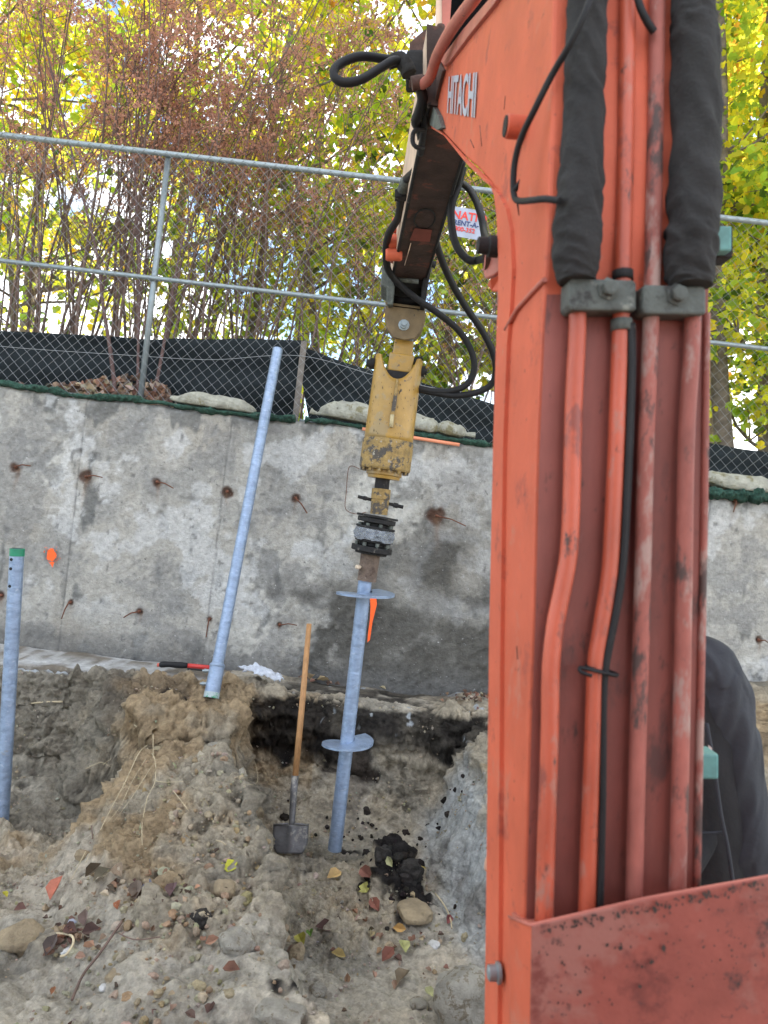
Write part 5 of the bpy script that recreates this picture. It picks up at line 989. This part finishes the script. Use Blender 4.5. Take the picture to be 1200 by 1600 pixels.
# ------------------------------------------------------------------ stones, clods, leaves and roots on the soil
def stone(px, py, rpx, label, m, seed, squash=.7, sx=1.0, name='stone', cat='stone', sink=.3, group='loose stones on the trench soil'):
    p, d = ground_hit(px, py); r = rpx * d / 1200; bm = bmesh.new(); bmesh.ops.create_icosphere(bm, subdivisions=4, radius=1); V = np.array([v.co[:] for v in bm.verts])
    k = 1 + .30 * vnoise(V[:, 0] * 1.1 + seed, V[:, 1] * 1.1, V[:, 2] * 1.1, seed=seed) + .12 * vnoise(V[:, 0] * 3, V[:, 1] * 3 + seed, V[:, 2] * 3, seed=seed) + .045 * vnoise(V[:, 0] * 9, V[:, 1] * 9, V[:, 2] * 9, seed=seed)
    V = V * k[:, None]; V = V * (1 + (.35 * vnoise(V[:, 0] * 4, V[:, 1] * 4 + seed, V[:, 2] * 4, seed=seed))[:, None]) if m is M_peat else V; V = np.sign(V) * np.minimum(np.abs(V), .92 + .05 * V[:, [1, 2, 0]]); V = V * np.array((sx, 1, squash)) * r
    for v, c_ in zip(bm.verts, V): v.co = c_
    me = bpy.data.meshes.new(name); bm.to_mesh(me); bm.free(); me.polygons.foreach_set('use_smooth', [True] * len(me.polygons))
    o = link(name, me, m); o.location = p + Vector((0, 0, r * squash * (.6 - sink))); o.rotation_euler = (0, 0, seed); tag(o, label, cat, group)
stone(714, 1606, 50, 'large pale pointed boulder at the bottom edge beside the red boom', M_stone, 3, 1.15, .9, sink=-.15)
stone(648, 1430, 27, 'flat brown rock in the pit just below the black peat heap', M_stoneo, 5, .35, 1.2)
stone(30, 1480, 40, 'broad buff rock half buried at the lower left edge', M_stoneo, 8, .45, 1.1)
stone(335, 1172, 13, 'round grey lump high on the dirt mound', M_stone, 11)
stone(262, 1282, 11, 'grey cobble below the dangling roots', M_stone, 12); stone(282, 1276, 8, 'small tan cobble right of the grey cobble under the roots', M_stoneo, 13)
stone(129, 1338, 11, 'buff stone alone on the grey sandy slope', M_stoneo, 14, .7); stone(180, 1533, 14, 'dark dirt lump in the sand at the lower left centre', M_stoneo, 15, .9)
stone(58, 1496, 10, 'white pebble beside the dead leaves at lower left', M_stonew, 16); stone(108, 1490, 12, 'white angular stone among the dead leaves at lower left', M_stonew, 17, .6)
stone(162, 1546, 8, 'small whitish pebble beside the dark dirt lump', M_stonew, 18); stone(354, 1080, 10, 'brown stone against the foot of the leaning pipe', M_stoneo, 19, .6)
stone(312, 1440, 17, 'black peat clod near the middle of the lower slope', M_peat, 20, .7); stone(370, 1480, 28, 'big grey dirt clod at the front of the mound', M_stone, 21, .7)
stone(350, 1395, 18, 'tan sandy clod on the mound nose', M_stoneo, 22, .8); stone(398, 1275, 12, 'brown clod overhanging the pit at the mound edge', M_stoneo, 23, .8)
stone(497, 1552, 15, 'grey stone low in the pit mouth', M_stone, 24, .7); stone(463, 1500, 20, 'brown upright clod at the left lip of the pit', M_stoneo, 25, 1.0, .7)
stone(700, 1470, 9, 'small grey stone at the foot of the right pit bank', M_stone, 26); stone(678, 1482, 10, 'light grey angular stone beside the right pit bank', M_stonew, 27, .6)
stone(438, 1590, 30, 'pale lump at the bottom edge of the picture', M_stone, 28, .5, 1.5); stone(655, 1575, 16, 'grey cobble just left of the large pale boulder', M_stone, 29, .7)
stone(600, 1345, 16, 'black peat lump on top of the heap in the pit', M_peat, 30, 1.0); stone(640, 1370, 20, 'black peat lump at the right of the heap in the pit', M_peat, 31, 1.0); stone(588, 1395, 14, 'small black peat lump low on the heap beside red leaves', M_peat, 32, .8)
# countless pebbles and crumbs
def scatter(name, n, smin, smax, colf, seed, region, label):
    rg = np.random.default_rng(seed); x0, x1, y0, y1 = region; x = rg.uniform(x0, x1, n); y = y0 + (y1 - y0) * rg.uniform(0, 1, n) ** .8; z = H0(x, y) + CAMH
    s = smin * (smax / smin) ** (rg.uniform(0, 1, n) ** 2.2); octv = np.array([(1, 0, 0), (-1, 0, 0), (0, 1, 0), (0, -1, 0), (0, 0, 1), (0, 0, -1), (.62, .62, .55), (-.62, .62, .5), (.6, -.62, .5), (-.62, -.58, .55)], float)
    from itertools import permutations
    bm = bmesh.new(); [bm.verts.new(v) for v in octv]; bmesh.ops.convex_hull(bm, input=bm.verts); bmesh.ops.triangulate(bm, faces=bm.faces); bm.verts.ensure_lookup_table(); tv = np.array([v.co[:] for v in bm.verts]); tf = np.array([[v.index for v in f.verts] for f in bm.faces]); bm.free()
    V = tv[None] * (1 + .35 * rg.normal(size=(n, len(tv), 1)) * .6) * s[:, None, None] * rg.uniform(.5, 1.3, (n, 1, 3)); a = rg.uniform(0, 6.28, n); ca, sa = np.cos(a)[:, None], np.sin(a)[:, None]
    V = np.stack([V[..., 0] * ca - V[..., 1] * sa, V[..., 0] * sa + V[..., 1] * ca, V[..., 2]], -1) + np.stack([x, y, z + s * .15], -1)[:, None]
    F = (tf[None] + (np.arange(n) * len(tv))[:, None, None]).reshape(-1, 3); C = np.ones((n, len(tv), 4)); C[..., :3] = (colf(rg, n) * np.array((.90, .945, 1.02)))[:, None]
    tag(link(name, fastmesh(name, V.reshape(-1, 3), F, False, C.reshape(-1, 4)), M_soil), label, name.replace('_', ' '), kind='stuff')
scatter('soil_crumbs', 20000, .002, .011, lambda rg, n: palette(n, [(.46, .385, .275), (.42, .34, .22), (.52, .46, .35)], (5, 3, 2), rg, .07), 41, (-2.3, 1.1, 2.35, 5.0), 'loose crumbs of soil and gravel strewn over the trench')
def clods(name, n, smin, smax, seed, label, pick):
    rg = np.random.default_rng(seed); bm = bmesh.new(); bmesh.ops.create_icosphere(bm, subdivisions=2, radius=1); bm.verts.ensure_lookup_table(); tv = np.array([v.co[:] for v in bm.verts]); tf = np.array([[v.index for v in f.verts] for f in bm.faces]); bm.free()
    xy = pick(rg, n); x, y = xy[:, 0], xy[:, 1]; z = H0(x, y) + CAMH; s = smin * (smax / smin) ** (rg.uniform(0, 1, n) ** 2.6); off = rg.uniform(0, 50, (n, 1))
    k = 1 + .34 * vnoise(tv[None, :, 0] * 1.4 + off, tv[None, :, 1] * 1.4, tv[None, :, 2] * 1.4, seed=seed) + .20 * vnoise(tv[None, :, 0] * 3.4 + off, tv[None, :, 1] * 3.4, tv[None, :, 2] * 3.4, seed=seed + 1)
    V = tv[None] * k[..., None] * s[:, None, None] * rg.uniform(.65, 1.25, (n, 1, 3)); V = V + np.stack([x, y, z + .010 + s * .05], -1)[:, None]
    F = (tf[None] + (np.arange(n) * len(tv))[:, None, None]).reshape(-1, 3); C = np.ones((n, len(tv), 4)); C[..., :3] = (palette(n, [(.46, .385, .275), (.41, .31, .19), (.50, .44, .33)], (5, 3, 2), rg, .07) if 'soil' in name else palette(n, [(.035, .03, .027), (.05, .045, .04)], (3, 1), rg))[:, None]
    tag(link(name, fastmesh(name, V.reshape(-1, 3), F, False, C.reshape(-1, 4)), M_soil), label, 'soil clods', kind='stuff')
clods('soil_clods', 1000, .005, .026, 43, 'broken angular clods of sandy soil on the mound and the slope in front', lambda rg, n: np.stack([np.where(rg.random(n) < .78, rg.normal(-.55, .22, n), rg.uniform(-2.0, .9, n)), np.where(rg.random(n) < .5, rg.normal(3.5, .5, n), rg.uniform(2.4, 4.3, n))], -1))
clods('peat_crumbs', 300, .006, .03, 44, 'black peat crumbs heaped in the pit and under the black layer', lambda rg, n: np.where((rg.random(n) < .7)[:, None], np.stack([rg.normal(.27, .10, n), rg.normal(4.03, .14, n)], -1), np.stack([rg.uniform(-.4, .9, n), rg.uniform(4.45, 4.7, n)], -1)))
# leaves lying on the ground
def gleaf(px, py, spx, colr, label, seed, kind='oval', curl=1.6, group='fallen leaves on the trench soil'):
    p, d = ground_hit(px, py); s = spx * d / 1200 * 1.5; rr = random.Random(seed); tmpl = (LEAF if kind == 'maple' else OVAL) * np.array((1.15, 1, curl * 2)) * s
    nrm = (gnormal(p.x, p.y) + Vector((rr.uniform(-.4, .4), rr.uniform(-.7, 0), rr.uniform(-.1, .3)))).normalized(); a = rr.uniform(0, 6.28); t = nrm.orthogonal().normalized(); t = (Matrix.Rotation(a, 3, nrm) @ t); b = nrm.cross(t)
    V = [t * q[0] + b * q[1] + nrm * q[2] for q in tmpl]; F = LF if kind == 'maple' else OF; me = fastmesh('fallen_leaf', [tuple(v) for v in V], F, False, np.array([[colr[0] * .72, colr[1] * .72, colr[2] * .8, 1]] * len(V)) * np.repeat(np.random.default_rng(seed).uniform(.75, 1.2, (len(V), 1)), 4, 1))
    o = link('fallen_leaf', me, M_dead); o.location = p + nrm * (s * .15 + .024); tag(o, label, 'leaf', group)
GL = [(362, 1363, 16, (.62, .62, .06), 'bright yellow green leaf on the brown mound', 'maple'), (97, 1396, 26, (.60, .22, .13), 'large salmon brown leaf on the grey slope at the left', 'oval'), (519, 1376, 19, (.72, .50, .20), 'amber leaf standing alone on the pit floor', 'oval'),
      (577, 1372, 20, (.34, .15, .10), 'dark red leaf at the left of the black peat heap', 'oval'), (574, 1395, 13, (.52, .50, .14), 'yellow star shaped leaf below the dark red leaf', 'maple'), (587, 1422, 18, (.36, .14, .09), 'red curled leaf below the peat heap', 'oval'),
      (473, 1480, 20, (.50, .46, .08), 'olive yellow leaf at the lower left of the pit', 'oval'), (487, 1468, 12, (.16, .30, .04), 'small green leaf beside the olive yellow leaf', 'oval'), (628, 1492, 19, (.55, .56, .22), 'pale lime round leaf low in the pit', 'oval'),
      (624, 1454, 14, (.62, .38, .12), 'ochre leaf below the flat brown rock', 'oval'), (505, 1460, 22, (.12, .06, .045), 'dark maroon curled leaf between green and amber leaves', 'oval'), (612, 1352, 12, (.42, .42, .20), 'pale leaf on the black peat heap', 'oval'),
      (657, 1368, 12, (.60, .48, .14), 'small yellow leaf at the right edge of the peat heap', 'oval'), (672, 1560, 14, (.55, .55, .26), 'pale leaf beside the large boulder', 'oval'), (525, 1500, 16, (.48, .36, .12), 'upright tan leaf low in the pit', 'oval'),
      (605, 1500, 20, (.28, .11, .07), 'long rust coloured leaf beside the lime leaf', 'oval'), (630, 1540, 24, (.22, .17, .10), 'long olive brown leaf near the bottom of the pit', 'oval'), (697, 1442, 12, (.25, .08, .07), 'small maroon leaf at the foot of the right bank', 'oval'),
      (150, 1366, 19, (.10, .07, .035), 'dark curled leaf, left of three upright leaves on the slope', 'oval'), (168, 1372, 21, (.20, .17, .10), 'olive upright leaf, middle of three on the slope', 'oval'), (191, 1370, 20, (.36, .27, .17), 'tan upright leaf, right of three on the slope', 'oval'),
      (216, 1400, 22, (.22, .17, .12), 'brown leaf below the three upright leaves', 'oval'), (240, 1395, 20, (.26, .27, .31), 'grey blue leaf in the middle leaf heap', 'oval'), (272, 1402, 20, (.19, .115, .105), 'purplish brown leaf at the right of the middle leaf heap', 'oval'),
      (240, 1413, 16, (.08, .05, .04), 'nearly black leaf in the middle leaf heap', 'oval'), (190, 1424, 13, (.42, .16, .07), 'orange brown leaf under the middle leaf heap', 'oval'), (85, 1485, 22, (.13, .10, .08), 'dark grey brown leaf heap piece near the white pebble', 'oval'),
      (118, 1460, 20, (.14, .07, .05), 'dark brown leaf above the white angular stone', 'oval'), (148, 1462, 20, (.11, .06, .045), 'dark maroon leaf right of the white angular stone', 'oval'), (118, 1454, 14, (.50, .52, .55), 'silvery scrap leaf above the white stones', 'oval'),
      (38, 1428, 16, (.20, .10, .07), 'brown curled leaf alone at the far left', 'oval'), (335, 1478, 15, (.45, .25, .15), 'rolled tan leaf beside the big grey clod', 'oval'), (365, 1525, 20, (.26, .12, .07), 'rusty leaf below the big grey clod', 'oval'),
      (85, 1556, 9, (.35, .16, .07), 'tiny rust leaf near the bottom left', 'oval'), (140, 1438, 18, (.24, .17, .13), 'brown flat leaf above the dark leaf heap', 'oval'), (5, 1407, 9, (.60, .55, .05), 'tiny yellow leaf at the very left edge', 'oval'),
      (505, 1060, 14, (.42, .32, .16), 'yellow brown leaf on the ledge right of the shovel handle', 'oval'), (487, 1058, 14, (.28, .20, .10), 'brown leaf on the ledge beside the shovel handle', 'oval'), (598, 1070, 8, (.42, .36, .2), 'small tan leaf on the ledge right of the pile', 'oval')]
for i, (a, b, s_, cc_, lb, kd) in enumerate(GL): gleaf(a, b, s_, cc_, lb, 60 + i, kd)
# leaf litter: small scraps in drifts
pts_ = []; rg = np.random.default_rng(77)
for (a, b, sx_, sy_, n_) in ((745, 1092, 26, 6, 50), (230, 1400, 40, 16, 45), (105, 1475, 36, 16, 45), (600, 1470, 50, 50, 40), (200, 1500, 160, 70, 40), (500, 1062, 20, 4, 14)):
    for k in range(n_):
        p, d = ground_hit(a + rg.normal() * sx_, b + rg.normal() * sy_); pts_.append((p.x, p.y, p.z + .022))
pts_ = np.array(pts_); o = link('leaf_litter', leafcloud('leaf_litter', pts_, rg.uniform(.015, .05, len(pts_)), palette(len(pts_), BR, (3, 2, 3, 1, 3), rg), OVAL * np.array((1.2, 1, 2.4)), OF, rg, flat=.5), M_dead)
tag(o, 'drifts of small brown leaf scraps scattered over the trench', 'leaves', kind='stuff')
# roots dangling down the mound, twigs
def gline(pts, r, lift=.03, sm=6):
    q = [ground_hit(a, b)[0] + gnormal(*ground_hit(a, b)[0].xy) * lift for a, b in pts]; return catmull(q, sm), r
rt = empty('tree_roots', ground_hit(240, 1140)[0], 'pale thin dry roots dangling down the left face of the mound', 'roots')
for pts, r in (([(219, 1136), (232, 1158), (240, 1170), (245, 1200), (246, 1236), (238, 1260), (232, 1300), (229, 1334)], .0045), ([(240, 1168), (225, 1190), (205, 1232), (186, 1270), (168, 1308)], .0045), ([(246, 1148), (243, 1200)], .004), ([(233, 1200), (215, 1235), (195, 1275), (176, 1300)], .0025),
               ([(240, 1215), (212, 1262), (185, 1296)], .0022), ([(246, 1236), (262, 1238), (285, 1236)], .003), ([(272, 1252), (285, 1268), (296, 1280)], .003), ([(142, 1216), (165, 1205), (182, 1200)], .003), ([(170, 1205), (172, 1194), (182, 1190)], .003), ([(143, 1345), (132, 1370), (122, 1392)], .0025), ([(149, 1350), (146, 1362)], .0025),
               ([(375, 1225), (386, 1215), (398, 1200)], .002), ([(385, 1190), (386, 1225), (378, 1236)], .0016), ([(336, 1326), (345, 1330), (352, 1334)], .004)):
    pp, r = gline(pts, r * .75, .05); MB().tube(pp, [r * (1 - .6 * i / len(pp)) for i in range(len(pp))], 6).build('root', M_root, rt)
for pts, r, lb in (([(116, 1577), (135, 1535), (160, 1500), (182, 1470), (196, 1450)], .005, 'long straight dark twig on the sand at lower left'), ([(150, 1228 + 70), (152, 1318)], .003, 'short dark twig on the left slope'),
                   ([(50, 1105), (75, 1104), (98, 1101)], .006, 'pale straight stick in the left cut bank'), ([(95, 1470), (115, 1472), (120, 1485), (110, 1500), (100, 1506)], .005, 'curved pale root piece over the white stones'), ([(190, 1470), (215, 1482), (250, 1478)], .0025, 'thin dark curved twig in the middle sand'),
                   ([(150, 1028), (180, 1034), (215, 1038), (243, 1038)], .006, 'dark thin branch on the footing left of the tool'), ([(680, 1405), (692, 1425), (703, 1445), (704, 1460)], .004, 'thin root sticking from the right pit bank')):
    pp, r = gline(pts, r, .03); tag(MB().tube(pp, r, 6).build('twig', M_root if 'pale' in lb or 'root' in lb else M_weed), lb, 'twig', 'twigs and sticks on the soil')
bpy.context.view_layer.update()
